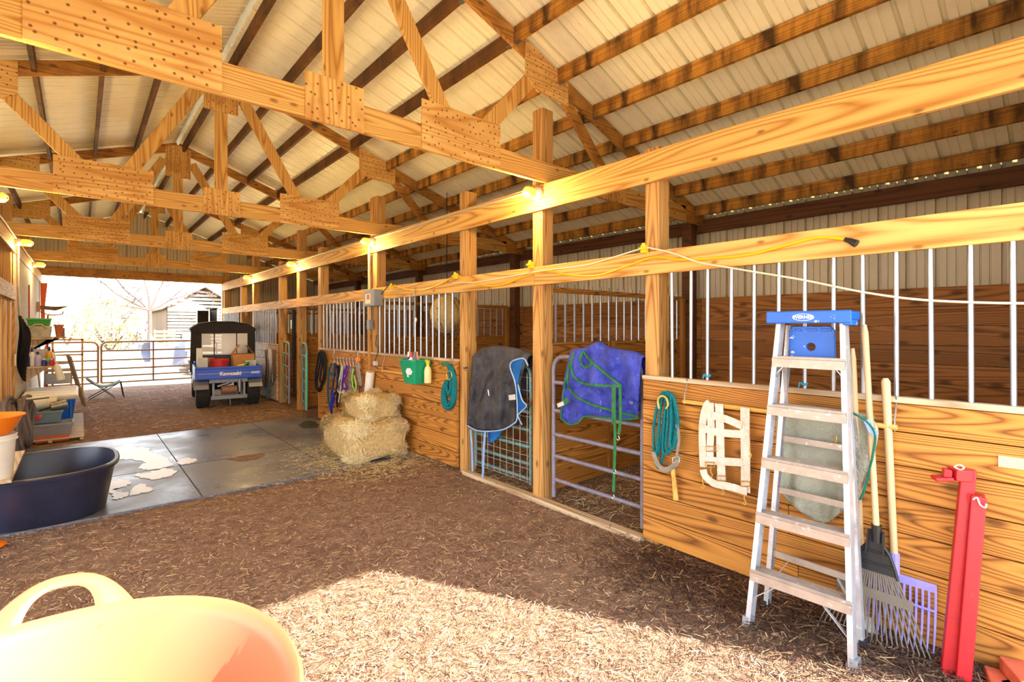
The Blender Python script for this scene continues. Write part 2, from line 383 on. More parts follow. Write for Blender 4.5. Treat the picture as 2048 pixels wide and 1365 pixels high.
# ---- posts
def post(name, x0, x1, y0, y1, z1, mat, label, group=None, z0=-.02):
    m = MB(); m.box(x0, x1, y0, y1, z0, z1); return tag(m.build(name, mat, bevel=.006), label, 'post', group)
PL = {'P0': 'sawn wooden post at the near edge of the doorway with the blue blanket',
      'P1': 'tall square post between the two blanket gates, with the nearest lamp',
      'P2': 'wooden post at the far side of the black blanket doorway',
      'P3': 'tall wooden post carrying the grey breaker box',
      'P4': 'wooden post beside the black coiled rope, far end of the halter wall',
      'P5': 'tall dark wooden post beyond the halter wall, with the third lamp',
      'P6': 'wooden post behind the utility cart, at the near end of its stall bars',
      'P7': 'thin looking post at the far end of the bars above the cart',
      'P8': 'post near the far end of the stall row, before the last bars',
      'P9': 'last post of the stall row beside the open far doorway'}
PT = {'P0': 3.03, 'P1': 3.74, 'P2': 3.2, 'P3': 3.6, 'P4': 3.12, 'P5': 3.6, 'P6': 3.1, 'P7': 3.5, 'P8': 3.05, 'P9': 3.3}
for k, (a, b) in P.items():
    post('post', XW+.038, XW+.185, a, b, PT[k], M['postZ'], PL[k])
for i, y in enumerate(TR):
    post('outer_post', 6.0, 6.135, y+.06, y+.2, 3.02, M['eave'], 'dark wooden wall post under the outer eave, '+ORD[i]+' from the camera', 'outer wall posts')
# left row posts
LP = [(4.62, 4.76), (6.8, 6.95), (8.6, 8.74), (10.24, 10.40), (13.68, 13.82), (17.0, 17.12)]
for i, (a, b) in enumerate(LP):
    post('post', XL-.185, XL-.038, a, b, 3.6 if i in (1, 3, 4) else 3.1, M['postZ'],
         'wooden post of the left wall, '+['out beside the trough', 'between the trough and the tan wall panel', 'nearest the tan wall panel', 'beside the hanging black rope', 'behind the shelves', 'at the far doorway'][i])

# ---- header beams and rails along the stall row, one timber per bay
def timber(name, x0, x1, y0, y1, z0, z1, mat, label, cat='beam'):
    m = MB(); m.box(x0, x1, y0, y1, z0, z1); return tag(m.build(name, mat, bevel=.004), label, cat)
seg = [-.2, 3.40, 6.90, 10.30, 13.73, 17.1]
BL = ['nearest the camera, above the barred stall', 'from the nearest lamp to the breaker box post', 'above the halter wall and the dark doorway', 'above the utility cart', 'farthest, ending at the far doorway']
for i in range(5):
    timber('header_beam', XW, XW+.037, seg[i]+.002, seg[i+1]-.002, 2.755, 2.99, M['beamY'], 'wide pine header board along the stall row, '+BL[i])
    timber('stall_rail', XW, XW+.037, seg[i]+.002, seg[i+1]-.002, 2.052, 2.226, M['beamY'], 'pine rail above the stall bars, '+BL[i], 'rail')
for i in range(5):
    timber('header_beam', XL-.037, XL, seg[i]+.002, seg[i+1]-.002, 2.755, 2.99, M['beamY'], 'wide pine header board along the left wall, '+['beside the camera', 'out of frame beside the trough', 'over the tan wall panel', 'over the weathered wall sheet', 'next to the far doorway'][i])
for i, (a, b, tx) in enumerate(((YN+.05, 3.45, 'nearest bay'), (3.45, 6.92, 'second bay from the camera'), (6.92, 10.35, 'third bay from the camera'), (10.35, 13.8, 'fourth bay from the camera'), (13.8, 17.05, 'farthest bay'))):
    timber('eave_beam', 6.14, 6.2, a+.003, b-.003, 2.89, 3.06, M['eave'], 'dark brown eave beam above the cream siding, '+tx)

# ---- roof trusses
TLAB = ['big pine roof truss nearest the camera, with nail-studded plywood plates', 'second roof truss from the camera, over the concrete pad',
        'third roof truss from the camera, low over the utility cart', 'farthest roof truss, just before the open far doorway']
def truss(Y, lab):
    t = thing('roof_truss', lab, 'truss', (RX, Y, 2.995), 'roof trusses')
    y0, y1 = Y, Y+.04
    def bar(name, a, b, w, mat):      # timber in the truss plane, centre line a-b (X,Z)
        m = MB(); m.beam((a[0], Y+.02, a[1]), (b[0], Y+.02, b[1]), .038, w, (0, 0, 1) if abs(a[0]-b[0]) > .02 else (1, 0, 0)); return m.build(name, mat, t, bevel=.003)
    bar('bottom_chord', (RX-4.93, 3.09), (RX+4.93, 3.09), .19, M['beamX'])
    for s in (1, -1):
        q = lambda x: zr(RX+s*x)-.015-.085
        bar('top_chord', (RX, q(0)), (RX+s*4.95, q(4.95)), .14, M['chordD'])
        bar('web', (RX+s*1.05-s*.35, 3.22), (RX+s*.12, 4.33), .13, M['beamZ']) if False else None
        bar('web', (RX+s*.98, 3.14), (RX+s*.2, 4.5), .13, M['beamZ'])
        bar('web', (RX+s*1.12, 3.14), (RX+s*1.95, 4.06), .13, M['beamZ'])
        bar('web', (RX+s*2.1, 4.0), (RX+s*3.05, 3.1), .12, M['chordD'])
    bar('king_post', (RX, 3.19), (RX, 4.62), .135, M['beamZ'])
    def plate(poly, mat):
        m = MB(); m.prism([(x, Y-.0125, z) for x, z in poly], (0, .0118, 0)); g = m.build('gusset', mat, t)
        return g
    plate([(-.202, 2.997), (.613, 2.997), (.613, 3.375), (-.202, 3.375)], M['ply'])
    plate([(1.08, 2.985), (1.472, 2.985), (1.472, 3.29), (1.08, 3.29)], M['plyZ'])
    plate([(1.93, 2.99), (2.695, 2.99), (2.695, 3.37), (1.93, 3.37)], M['ply'])
    plate([(1.09, 4.22), (1.45, 4.22), (1.45, 4.72), (RX, 4.78), (1.09, 4.72)], M['plyZ'])
    for s in (1, -1):
        X = lambda x: RX+s*(x-RX)
        plate([(X(2.99), 3.90), (X(3.14), 3.80), (X(3.55), 3.78), (X(3.55), zr(3.55)-.03), (X(2.99), zr(2.99)-.03)], M['ply'])
        plate([(X(4.0), 2.99), (X(4.48), 2.99), (X(4.48), 3.19), (X(4.2), 3.32), (X(4.0), 3.32)], M['plyZ'])
        plate([(X(5.75), 2.99), (X(6.18), 2.99), (X(6.18), zr(6.18)-.03), (X(5.75), zr(5.75)-.1)], M['chordD'])
for Y, l in zip(TR, TLAB): truss(Y, l)

# ---- purlins between trusses (one timber each)
bays = [(YN+.03, 3.235, 'nearest bay'), (3.285, 6.715, 'second bay from camera'), (6.765, 10.145, 'third bay from camera'), (10.195, 13.595, 'fourth bay from camera'), (13.645, 17.08, 'farthest bay')]
RXS = [1.35, 1.85, 2.36, 2.88, 3.42, 3.95, 4.47, 4.98, 5.49, 5.98]
PN = ['topmost, at the ridge']+[ORD[i]+' below the ridge' for i in range(9)]
for s, nm in ((1, 'right'), (-1, 'left')):
    for bi, (a, b, bt) in enumerate(bays):
        if s < 0 and bi == 0: continue
        for i, x in enumerate(RXS):
            if s < 0 and (i > 7 or i == 0): continue
            X = RX+s*(x-RX); zc = zr(X)-.008-.07
            m = MB(); dirn = V((s*math.cos(math.atan(SL)), 0, -math.sin(math.atan(SL))))
            m.beam((X, a, zc), (X, b, zc), .038, .135, (0, 0, 1)); 
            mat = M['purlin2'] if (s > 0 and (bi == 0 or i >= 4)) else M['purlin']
            o = tag(m.build('purlin', mat), 'dark purlin, %s roof slope, %s, %s' % (nm, PN[i], bt), 'purlin', 'roof purlins')
            if s > 0 and bi < 2:
                for y, e in ((b, -1), (a, 1)):
                    h = MB(); h.box(X-.024, X+.024, min(y, y+e*.003), max(y, y+e*.003), zc-.075, zc+.05); h.box(X-.024, X+.024, min(y, y+e*.06), max(y, y+e*.06), zc-.0735, zc-.0685); h.build('hanger', M['steel'], o)

# ---- lights
def lampfix(p, d, lab):      # bulkhead lamp: p wall point, d = direction it sticks out (+-1 in X)
    t = thing('wall_lamp', lab, 'lamp', p, 'yellow bulkhead lamps')
    Mx = Matrix.Rotation(d*PI/2, 3, 'Y')
    L = lambda prof, n=18: MB().lathe(p, prof, n, mat=Mx)
    L([(.055, 0), (.06, .01), (.058, .05), (.045, .07)]).build('base', M['white'], t, smooth=True)
    L([(.04, .065), (.044, .08), (.046, .13), (.04, .165), (.02, .182), (.004, .186)]).build('globe', M['bulb'], t, smooth=True)
    c = MB()
    for k in range(6):
        w = k*PI/3
        c.tube([V(p)+Mx @ V((math.cos(w)*r, math.sin(w)*r, z)) for r, z in ((.05, .068), (.052, .1), (.052, .14), (.044, .175), (.018, .196), (.002, .2))], .0025, 5)
    for z, r in ((.1, .052), (.145, .051)):
        c.tube([V(p)+Mx @ V((math.cos(k*PI/10)*r, math.sin(k*PI/10)*r, z)) for k in range(20)], .0025, 5, True)
    c.build('cage', M['brass'], t)
    l = bpy.data.lights.new('bulb_light', 'POINT'); l.energy = LAMP_W; l.color = (1, .69, .27); l.shadow_soft_size = .05
    o = bpy.data.objects.new('bulb_light', l); COL.objects.link(o); o.location = V(p)+V((d*.2, 0, -.1))
LAMP_W = 30
M['bulb'] = emit('glowing_bulb', (1, .5, .035, 1), 2.6)
for i, Y in enumerate(TR):
    lampfix((XW, Y+.1, 2.905), -1, 'glowing yellow caged lamp on the stall row header, '+['nearest the camera', 'second from the camera', 'third from the camera', 'farthest'][i])
    lampfix((XL, Y+.1, 2.905), 1, 'glowing yellow caged lamp on the left header, '+['beside the camera', 'at the left edge of the photo', 'above the tan wall boards', 'nearest the far doorway'][i])

# ---- sun, sky, camera
s = bpy.data.lights.new('sun', 'SUN'); s.energy = 15.0; s.angle = .0093; s.color = (1, .94, .83)
o = bpy.data.objects.new('sun', s); COL.objects.link(o)
el = math.radians(37.6); hd = V((-.46, .888)).normalized()
o.rotation_euler = V((hd.x*math.cos(el), hd.y*math.cos(el), -math.sin(el))).to_track_quat('-Z', 'Y').to_euler(); o.location = (6, -8, 10)
w = bpy.data.worlds.new('sky'); SC.world = w; w.use_nodes = True; n = w.node_tree.nodes; lk = w.node_tree.links
tc = n.new('ShaderNodeTexCoord'); sp = n.new('ShaderNodeSeparateXYZ'); lk.new(tc.outputs['Generated'], sp.inputs[0])
cr = n.new('ShaderNodeValToRGB'); lk.new(sp.outputs['Z'], cr.inputs[0]); e = cr.color_ramp.elements
e[0].position = 0; e[0].color = (1, .97, .92, 1); e[1].position = .6; e[1].color = (.62, .78, 1, 1)
lk.new(cr.outputs[0], n['Background'].inputs[0]); n['Background'].inputs[1].default_value = 4.5
cam = bpy.data.cameras.new('camera'); co = bpy.data.objects.new('camera', cam); COL.objects.link(co)
cam.sensor_width = 36; cam.lens = F/2048*36; cam.shift_y = -27.5/2048; cam.clip_start = .05; cam.clip_end = 400
co.location = O; co.rotation_euler = (PI/2, 0, -YAW); SC.camera = co
SC.view_settings.view_transform = 'Standard'; SC.view_settings.look = 'None'; SC.view_settings.gamma = 1; SC.view_settings.use_curve_mapping = False
SC.view_settings.exposure = .66
SC.cycles.max_bounces = 7; SC.cycles.diffuse_bounces = 4; SC.cycles.use_adaptive_sampling = True; SC.cycles.adaptive_threshold = .03; SC.cycles.glossy_bounces = 3; SC.cycles.transmission_bounces = 4
SC.cycles.caustics_reflective = False; SC.cycles.caustics_refractive = False; SC.cycles.sample_clamp_indirect = 6
# ------------------------------------------------------------------ stall fronts
def planks(m, X0, X1, y0, y1, z0, z1, h=.178, seams=()):
    z = z0
    while z < z1-.02:
        zt = min(z+h, z1); ys = [y0]+sorted(s+R.uniform(-.3, .3) for s in seams)+[y1]
        for a, b in zip(ys[:-1], ys[1:]): m.box(X0, X1, a+.0015, b-.0015, z+.002, zt-.004)
        z = zt
def stall_front(lab, y0, y1, bars, mat, capmat, seams=(), z0=.03, xb=None):
    t = thing('stall_barrier', lab, 'stall barrier', (XW, (y0+y1)/2, 0), 'stall barriers')
    m = MB(); planks(m, XW, XW+.036, y0, y1, z0, 1.25, seams=seams); m.build('board_panel', mat, t, bevel=.003)
    m = MB(); m.box(XW-.012, XW+.05, y0, y1, 1.25, 1.282); m.build('sill_cap', capmat, t, bevel=.004)
    for y in bars:
        q = MB(); q.cyl((XW+.02, y, 1.28), (XW+.02+R.uniform(-.002, .002), y+R.uniform(-.006, .006), 2.056), .0125, 10); q.build('bar', M['galv'], t, smooth=True)
    return t
nb = [1.954, 1.808, 1.685, 1.52, 1.371, 1.222, 1.072, .923, .778, .63, .486, .337, .191, .045, -.1]
stall_front('long orange board stall front with steel bars, behind the aluminium ladder', YN+.05, 2.195, nb, M['stallY'], M['sillY'], (.9,))
stall_front('board stall front with bars, behind the green bucket', 4.69, 6.91, [4.804+i*.1415 for i in range(13)]+[6.66], M['stallY'], M['sillY'], (5.8,))
stall_front('board stall front with bars, behind the row of halters', 6.915, 9.05, [7.04+i*.1505 for i in range(13)], M['stallY'], M['sillY'], (8.1,))
stall_front('pale weathered stall front with bars, right behind the utility cart', 11.6, 13.66, [11.72+i*.137 for i in range(14)], M['sillY'], M['sillY'], ())
stall_front('last barred stall front beside the far doorway', 15.05, 17.0, [15.15+i*.145 for i in range(13)], M['sillY'], M['sillY'], ())
m = MB(); m.box(XW-.03, XW+.06, 2.2, 4.55, -.01, .035); tag(m.build('threshold_board', M['sillY'], bevel=.006), 'low timber threshold across the two blanket doorways', 'threshold')
# partitions between stalls
def partition(Y, lab, bars=True, x0=XW+.19):
    t = thing('stall_partition', lab, 'partition', (4.8, Y, 0), 'stall partitions')
    m = MB(); z = .03
    while z < 1.49:
        m.box(x0, 5.985, Y, Y+.036, z+.0015, min(z+.18, 1.5)-.0025); z += .18
    m.build('board_panel', M['stallX'], t, bevel=.003)
    m = MB(); m.box(4.40, 4.53, Y-.03, Y-.001, .02, 1.5); m.build('cleat', M['stallZ'], t, bevel=.003)
    m = MB(); m.box(5.91, 5.98, Y-.05, Y-.001, .02, 2.03); m.build('cleat', M['stallZ'], t, bevel=.003)
    m = MB(); m.box(x0, 5.98, Y-.005, Y+.04, 2.0, 2.05); m.build('top_rail', M['stallX'], t, bevel=.003)
    if bars:
        x = 3.59
        while x < 5.9:
            q = MB(); q.cyl((x, Y+.018, 1.49), (x, Y+.018, 2.09), .011, 8); q.build('bar', M['galv'], t, smooth=True); x += .143
partition(3.42, 'barred board partition seen behind the gate with the blue blanket')
partition(6.96, 'barred partition behind the green bucket stall')
partition(10.33, 'partition beside the dark doorway beyond the halter wall')
partition(13.72, 'partition deep behind the utility cart stall', True)

# ------------------------------------------------------------------ gates of the two doorways
def loop_gate(t, X, y0, y1, z0, z1, rails, mat, r=.021, rad=.12, swing=None, leg=.0):
    q = lambda y, z: V((X, y, z)) if swing is None else swing(y, z)
    c = [q(y1, z0-leg)]+[q(y1, z) for z in (z0, (z0+z1)/2, z1-rad)]
    c += [q(y1-rad+rad*math.cos(a), z1-rad+rad*math.sin(a)) for a in (PI/8, PI/4, 3*PI/8, PI/2)]
    c += [q(y0+rad-rad*math.sin(a), z1-rad+rad*math.cos(a)) for a in (0, PI/8, PI/4, 3*PI/8, PI/2)]
    c += [q(y0, z) for z in ((z0+z1)/2, z0)]+[q(y0, z0-leg)]
    m = MB(); m.tube(c, r, 10); m.build('frame', mat, t, smooth=True)
    for z in rails: m = MB(); m.cyl(q(y0, z), q(y1, z), r*.92, 10); m.build('rail', mat, t, smooth=True)
g2 = thing('stall_gate', 'weathered grey tube gate under the blue blanket', 'gate', (3.37, 2.76, 0))
loop_gate(g2, 3.37, 2.27, 3.25, .21, 1.375, [1.13, .865, .64, .437, .215], M['gate2'], .021, leg=.16)
g1 = thing('stall_gate', 'teal and rusty tube gate with wire mesh under the black blanket', 'gate', (3.38, 4.05, 0))
loop_gate(g1, 3.385, 3.58, 4.49, .13, 1.27, [.80, .62, .45, .28, .13], M['gate1'], .02, leg=.05)
m = MB()
for i in range(9): m.cyl((3.352, 3.6+i*.105, .1), (3.352, 3.6+i*.105, 1.2), .0028, 5)
for i in range(9): m.cyl((3.349, 3.55, .11+i*.13), (3.349, 4.48, .11+i*.13), .0028, 5)
m.build('wire_mesh', M['wire'], g1)
def hung_gate(lab, hinge, end, mat):   # open gates seen nearly edge on
    hinge, e = V(hinge), V(end); L = (e-hinge).length; d = (e-hinge)/L
    t = thing('stall_gate', lab, 'gate', hinge)
    loop_gate(t, 0, 0.03, L, .1, 1.32, [1.08, .82, .6, .4, .2], M['gate1'], .02, swing=lambda y, z: hinge+d*y+V((0, 0, z)))
    m = MB(); m.cyl(e+V((0, 0, .12)), e+V((0, 0, 1.15)), .024, 10); m.build('end_tube', mat, t, smooth=True)
hung_gate('open tube gate with a teal end post, left of the black coiled rope', (3.32, 10.1, .02), (3.13, 9.3, .02), M['teal'])
hung_gate('open pale tube gate beside the post behind the cart', (3.32, 11.3, .02), (3.16, 10.4, .02), M['gate2'])

# ------------------------------------------------------------------ draped blankets
from mathutils.bvhtree import BVHTree
def surf(o, off=.016):         # depth of a cloth surface along a sight line, a little in front of it
    me = o.data; base = V(o['_o']); T = BVHTree.FromPolygons([v.co+base for v in me.vertices], [tuple(q.vertices) for q in me.polygons])
    def X(p):
        d = ray(p.x, p.y); best = None
        for dx, dy in ((0, 0), (3, 0), (-3, 0), (0, 3), (0, -3), (6, 0), (-6, 0), (0, 6), (0, -6)):
            h = T.ray_cast(O, ray(p.x+dx, p.y+dy))
            if h[0] is not None: return h[0].x-off
        return 3.2
    return X
def poly(pts, k=8):
    q = catmull([V((a, b, 0)) for a, b in pts], k); L = [0]
    for a, b in zip(q[:-1], q[1:]): L.append(L[-1]+(b-a).length)
    def f(u):
        s = u*L[-1]
        for i in range(len(q)-1):
            if L[i+1] >= s: 
                d = L[i+1]-L[i]; return q[i].lerp(q[i+1], (s-L[i])/d if d > 1e-9 else 0)
        return q[-1].copy()
    return f
def drape(t, name, T, B, L, Rr, X0, fold, mat, back=.5, over=.09, nu=44, nv=30, thick=.012):
    T, B, L, Rr = poly(T), poly(B), poly(L), poly(Rr)
    def pxy(u, v):
        return (T(u)*(1-v)+B(u)*v+L(v)*(1-u)+Rr(v)*u-(T(0)*(1-u)*(1-v)+T(1)*u*(1-v)+B(0)*(1-u)*v+B(1)*u*v))
    def front(u, v):
        p = pxy(u, v); return ax(p.x, p.y, X0-fold(u, v))
    def f(u, w):
        if w >= .3: return front(u, (w-.3)/.7)
        top = front(u, 0); k = w/.3        # 1 at front top .. 0 at back hem
        if k > .6:
            a = (1-k)/.4*PI; return V((top.x+over/2-over/2*math.cos(a), top.y, top.z+over*.28*math.sin(a)))
        s = (.6-k)/.6; return V((top.x+over+.01*math.sin(u*17), top.y+.02*math.sin(s*3), top.z-back*s*(1+.12*math.sin(u*5))))
    m = MB(); m.grid(f, nu, nv+12)
    return m.build(name, mat, t, smooth=60, thick=thick), pxy
def ptube(t, name, pts, X0, r, mat, k=6, n=6, dx=0):
    q = catmull([V((a, b, 0)) for a, b in pts], k); m = MB(); m.tube([ax(p.x, p.y, (X0(p) if callable(X0) else X0)-dx) for p in q], r, n)
    return m.build(name, mat, t, smooth=True)
def pstrap(t, name, pts, X0, w, mat, k=6, th=.004, nrm=(-1, 0, 0)):
    q = catmull([V((a, b, 0)) for a, b in pts], k); m = MB(); m.strap([ax(p.x, p.y, X0(p) if callable(X0) else X0) for p in q], nrm, w, th)
    return m.build(name, mat, t)
def cloth(name, a, b, c=None, sec=(.5, .62), sc=7):
    t = NT(name); c0 = t.coord((1, 1, 1), False)
    n = t.noise(c0, sc, 6, .65); f = t.noise(c0, 60, 3, .6)
    col = t.ramp(n, [(.32, a), (.66, b)])
    if c: col = t.mixc(t.ramp(t.noise(t.coord((1, 1, .25), False), sc*3, 6, .7), [(sec[0], (0, 0, 0)), (sec[1], (1, 1, 1))]), col, c)
    t.base(col); t.b.inputs['Roughness'].default_value = .7; t.b.inputs['Specular IOR Level'].default_value = .25; t.bump(t.math('ADD', n, t.math('MULTIPLY', f, .3)), .8, .04); return t.m
M['bblk'] = cloth('black_quilted_nylon', S(44, 44, 52), S(84, 82, 86), S(110, 106, 102), (.58, .75))
M['bblu'] = cloth('blue_nylon', S(38, 50, 150), S(78, 88, 190), S(160, 156, 204), (.62, .74))
M['lin'] = cloth('blue_lining', S(16, 80, 150), S(34, 110, 184))
M['ltrim'] = cloth('pale_blue_binding', S(128, 164, 216), S(164, 192, 232))
M['gtrim'] = cloth('green_binding', S(40, 104, 56), S(62, 128, 76))
M['canvas'] = cloth('sage_canvas', S(152, 154, 140), S(178, 180, 162), S(150, 138, 116), (.64, .9), 3)
M['dgreen'] = cloth('dark_green_web', S(24, 92, 76), S(40, 120, 96))
M['gweb'] = cloth('grey_web', S(120, 116, 108), S(158, 150, 138))
bk = thing('horse_blanket', 'black quilted horse blanket with pale blue trim draped over a gate', 'horse blanket', (3.36, 4.05, .55))
fo = lambda u, v: .03+.028*math.sin(u*21+v*2)*(.3+.7*v)+.01*math.sin(v*15+u*6)+.018*math.sin(u*9+v*5)+.02*math.sin(v*PI)
_, fb = drape(bk, 'shell', [(945, 716), (960, 703), (990, 699), (1020, 703), (1042, 709), (1056, 718)], [(935, 851), (955, 861), (985, 862), (1008, 858), (1026, 848), (1032, 838)],
      [(945, 716), (942, 760), (938, 810), (935, 851)], [(1056, 718), (1046, 745), (1034, 795), (1032, 838)], 3.33, fo, M['bblk'], over=.11)
Xb = 3.33-.085
ptube(bk, 'binding', [(935, 852), (955, 862), (985, 863), (1008, 859), (1026, 849), (1034, 838), (1034, 800), (1030, 765), (1021, 738), (1022, 726), (1032, 720), (1048, 718), (1056, 732)], Xb, .008, M['ltrim'])
m = MB(); q = catmull([V((a, b, 0)) for a, b in [(1023, 728), (1034, 722), (1046, 720), (1040, 745), (1036, 770), (1044, 800), (1052, 812), (1040, 826), (1034, 800), (1031, 765)]], 4, True)
m.prism([ax(p.x, p.y, Xb+.012) for p in q], (.006, 0, 0)); m.build('lining', M['lin'], bk)
ptube(bk, 'binding', [(1036, 770), (1044, 800), (1053, 812), (1042, 824), (1036, 832), (1044, 850)], Xb, .007, M['ltrim'])
m = MB(); q = [(976, 862), (1004, 860), (998, 874), (984, 886), (976, 886)]; m.prism([ax(a, b, 3.31) for a, b in q], (.01, 0, 0)); m.build('lining', M['lin'], bk)
pstrap(bk, 'strap', [(941, 860), (944, 900), (945, 943)], 3.27, .035, M['ltrim'])
pstrap(bk, 'strap', [(970, 864), (967, 910), (966, 945), (962, 968)], 3.255, .034, M['ltrim'])
pstrap(bk, 'strap', [(980, 738), (970, 765), (958, 800)], Xb-.005, .022, M['bblk'])
ptube(bk, 'clip', [(976, 780), (978, 792)], Xb-.012, .006, M['wire'])
m = MB(); m.prism([ax(a, b, Xb-.008) for a, b in ((1017, 791), (1030, 789), (1031, 800), (1018, 801))], (.003, 0, 0)); m.build('tag_patch', M['ltgrey'], bk)

bl = thing('horse_blanket', 'blue horse blanket with green trim draped over the grey gate', 'horse blanket', (3.34, 2.7, .8))
fo2 = lambda u, v: .035+.026*math.sin(u*13+v*5)*(.4+.6*v)+.018*math.sin(u*25-v*6)+.012*math.sin(v*19+u*8)+.03*math.sin(v*PI)+(.03 if v < .45+.25*u else 0)
sh_, _ = drape(bl, 'shell', [(1141, 706), (1164, 703), (1180, 696), (1192, 692), (1209, 702), (1242, 709), (1264, 713), (1282, 721)],
      [(1121, 838), (1138, 850), (1155, 848), (1168, 835), (1195, 835), (1222, 838), (1254, 840), (1275, 838)],
      [(1141, 706), (1128, 762), (1122, 810), (1121, 838)], [(1282, 721), (1279, 773), (1275, 838)], 3.33, fo2, M['bblu'], over=.1)
X2 = surf(sh_)
for ln in ([(1148, 706), (1142, 731), (1148, 753), (1164, 766), (1190, 771), (1243, 773)], [(1166, 703), (1180, 721), (1206, 744), (1243, 773)],
           [(1166, 703), (1160, 721), (1168, 734), (1180, 732), (1185, 723)], [(1139, 725), (1135, 766), (1148, 789), (1177, 807), (1222, 821), (1275, 834)]):
    pstrap(bl, 'binding', ln, X2, .02, M['gtrim'], th=.006)
ptube(bl, 'binding', [(1121, 837), (1138, 849), (1155, 847), (1168, 834), (1195, 834), (1222, 837), (1254, 839), (1275, 837)], X2, .008, M['gtrim'])
ptube(bl, 'binding', [(1141, 726), (1131, 762), (1124, 810), (1122, 837)], X2, .007, M['gtrim'])
pstrap(bl, 'strap', [(1229, 774), (1229, 830), (1230, 886), (1227, 985)], 3.2, .026, M['gtrim'])
pstrap(bl, 'strap', [(1225, 775), (1225, 850)], 3.205, .012, M['gtrim'])
pstrap(bl, 'strap', [(1240, 776), (1241, 820), (1240, 853), (1237, 870)], 3.21, .026, M['gtrim'])
for p in ((1227, 990), (1230, 940), (1237, 873)):
    ptube(bl, 'snap_hook', [p, (p[0]+2, p[1]+5), (p[0]-1, p[1]+8), (p[0]-3, p[1]+5)], 3.195, .004, M['wire'], 3)
pstrap(bl, 'strap', [(1136, 800), (1126, 807)], 3.19, .05, M['gtrim']); pstrap(bl, 'buckle', [(1127, 807), (1115, 812)], 3.185, .035, M['ltgrey'])

# wall bars (dowels) that blankets hang on
def wallbar(lab, y0, y1, z, x, zc, mat=None):
    t = thing('blanket_bar', lab, 'blanket bar', (x, (y0+y1)/2, z))
    m = MB(); m.cyl((x, y0, z), (x, y1, z), .014, 10); m.build('dowel', M['dowel'], t, smooth=True)
    for y in (y0+.01, y1-.01):
        m = MB(); m.tube([(x, y, z-.02), (x, y, z+.04), (XW-.006, y, zc-.02), (XW-.018, y, zc+.004)], .004, 6); m.build('hanger', M['steel'], t, smooth=True)
wallbar('wooden blanket bar holding the white webbing and the sage canvas', .615, 1.83, 1.125, 3.215, 1.28)
wallbar('wooden blanket bar on the boards behind the green bucket', 5.62, 6.46, 1.035, 3.21, 1.28)
cv = thing('canvas_sheet', 'sage green canvas sheet folded over the blanket bar behind the ladder', 'sheet', (3.2, .95, .53))
fo3 = lambda u, v: .015+.02*math.sin(u*16+v*3)*v+.03*math.sin(u*5+1)*v+.015*math.sin(u*30)*v*v
drape(cv, 'cloth', [(1555, 819), (1600, 816), (1660, 826), (1700, 830), (1745, 838)], [(1560, 982), (1580, 1006), (1610, 1030), (1650, 1047), (1675, 1030), (1700, 1010), (1724, 988)],
      [(1555, 819), (1552, 900), (1553, 955), (1560, 982)], [(1745, 838), (1757, 865), (1745, 920), (1724, 988)], 3.2, fo3, M['canvas'], back=.35, over=.035)
ptube(cv, 'binding', [(1692, 838), (1700, 826), (1712, 830), (1735, 845), (1750, 870), (1745, 915), (1733, 965), (1726, 988), (1720, 1000)], 3.13, .006, M['dgreen'])
pstrap(cv, 'strap', [(1704, 838), (1712, 900), (1712, 960), (1706, 1040)], 3.12, .036, M['gweb'])
pstrap(cv, 'strap', [(1733, 840), (1742, 860), (1752, 872)], 3.13, .03, M['ltrim'])
ptube(cv, 'buckle', [(1664, 872), (1672, 874), (1672, 886), (1664, 884)], 3.125, .004, M['brass'], 3)

# ------------------------------------------------------------------ white webbing, ropes on the near stall front
M['wweb'] = cloth('cream_webbing', S(226, 204, 186), S(246, 232, 220), None, sc=14)
M['teal_rope'] = plain('teal_rope', S(14, 112, 122), .7, 0, .3, 60, .2, .6)
M['cyanp'] = plain('blue_twine', S(50, 150, 190), .6)
wv = thing('webbing_harness', 'white cotton webbing harness hanging from the blanket bar left of the ladder', 'harness', (3.22, 1.55, .55))
for ln, w in (([(1420, 806), (1412, 815), (1405, 850), (1405, 900), (1407, 935)], .05), ([(1420, 806), (1422, 850), (1420, 900), (1421, 930)], .05),
              ([(1438, 808), (1440, 860), (1441, 910), (1444, 970)], .055), ([(1490, 816), (1490, 860), (1491, 910), (1491, 985)], .058)):
    KS = globals().get('KS', 0)+1; pstrap(wv, 'strap', ln, 3.197-.003*KS, w, M['wweb'], th=.003)
for ln in ([(1401, 855), (1430, 864), (1465, 868), (1498, 870)], [(1408, 922), (1440, 923), (1485, 926)], [(1424, 831), (1450, 838), (1484, 852)], [(1406, 940), (1412, 955), (1430, 968), (1460, 974), (1494, 984)]):
    KS += 1; pstrap(wv, 'strap', ln, 3.197-.003*KS, .05, M['wweb'], th=.003)
for a, b in ((1421, 898), (1443, 957), (1491, 968), (1420, 930)):
    ptube(wv, 'buckle', [(a-9, b-5), (a+9, b-4), (a+9, b+5), (a-9, b+5), (a-9, b-5)], 3.165, .004, M['brass'], 1)
for a, b in ((1406, 968), (1445, 980), (1489, 1000), (1422, 945), (1500, 905)):
    ptube(wv, 'snap_hook', [(a, b-14), (a, b), (a+3, b+5), (a+1, b+10), (a-3, b+6)], 3.185, .0045, M['brass'], 3)
def coil(lab, name, loops, X, r, mat, cat='rope', top=None, k=7):
    t = thing(name, lab, cat, ax(loops[0][0][0], loops[0][0][1], X))
    for i, lp in enumerate(loops):
        q = catmull([V((a, b, 0)) for a, b in lp], k, True); m = MB()
        m.tube([ax(p.x, p.y, X-.012*i) for p in q], r, 7, True); m.build('loop', mat, t, smooth=True)
    return t
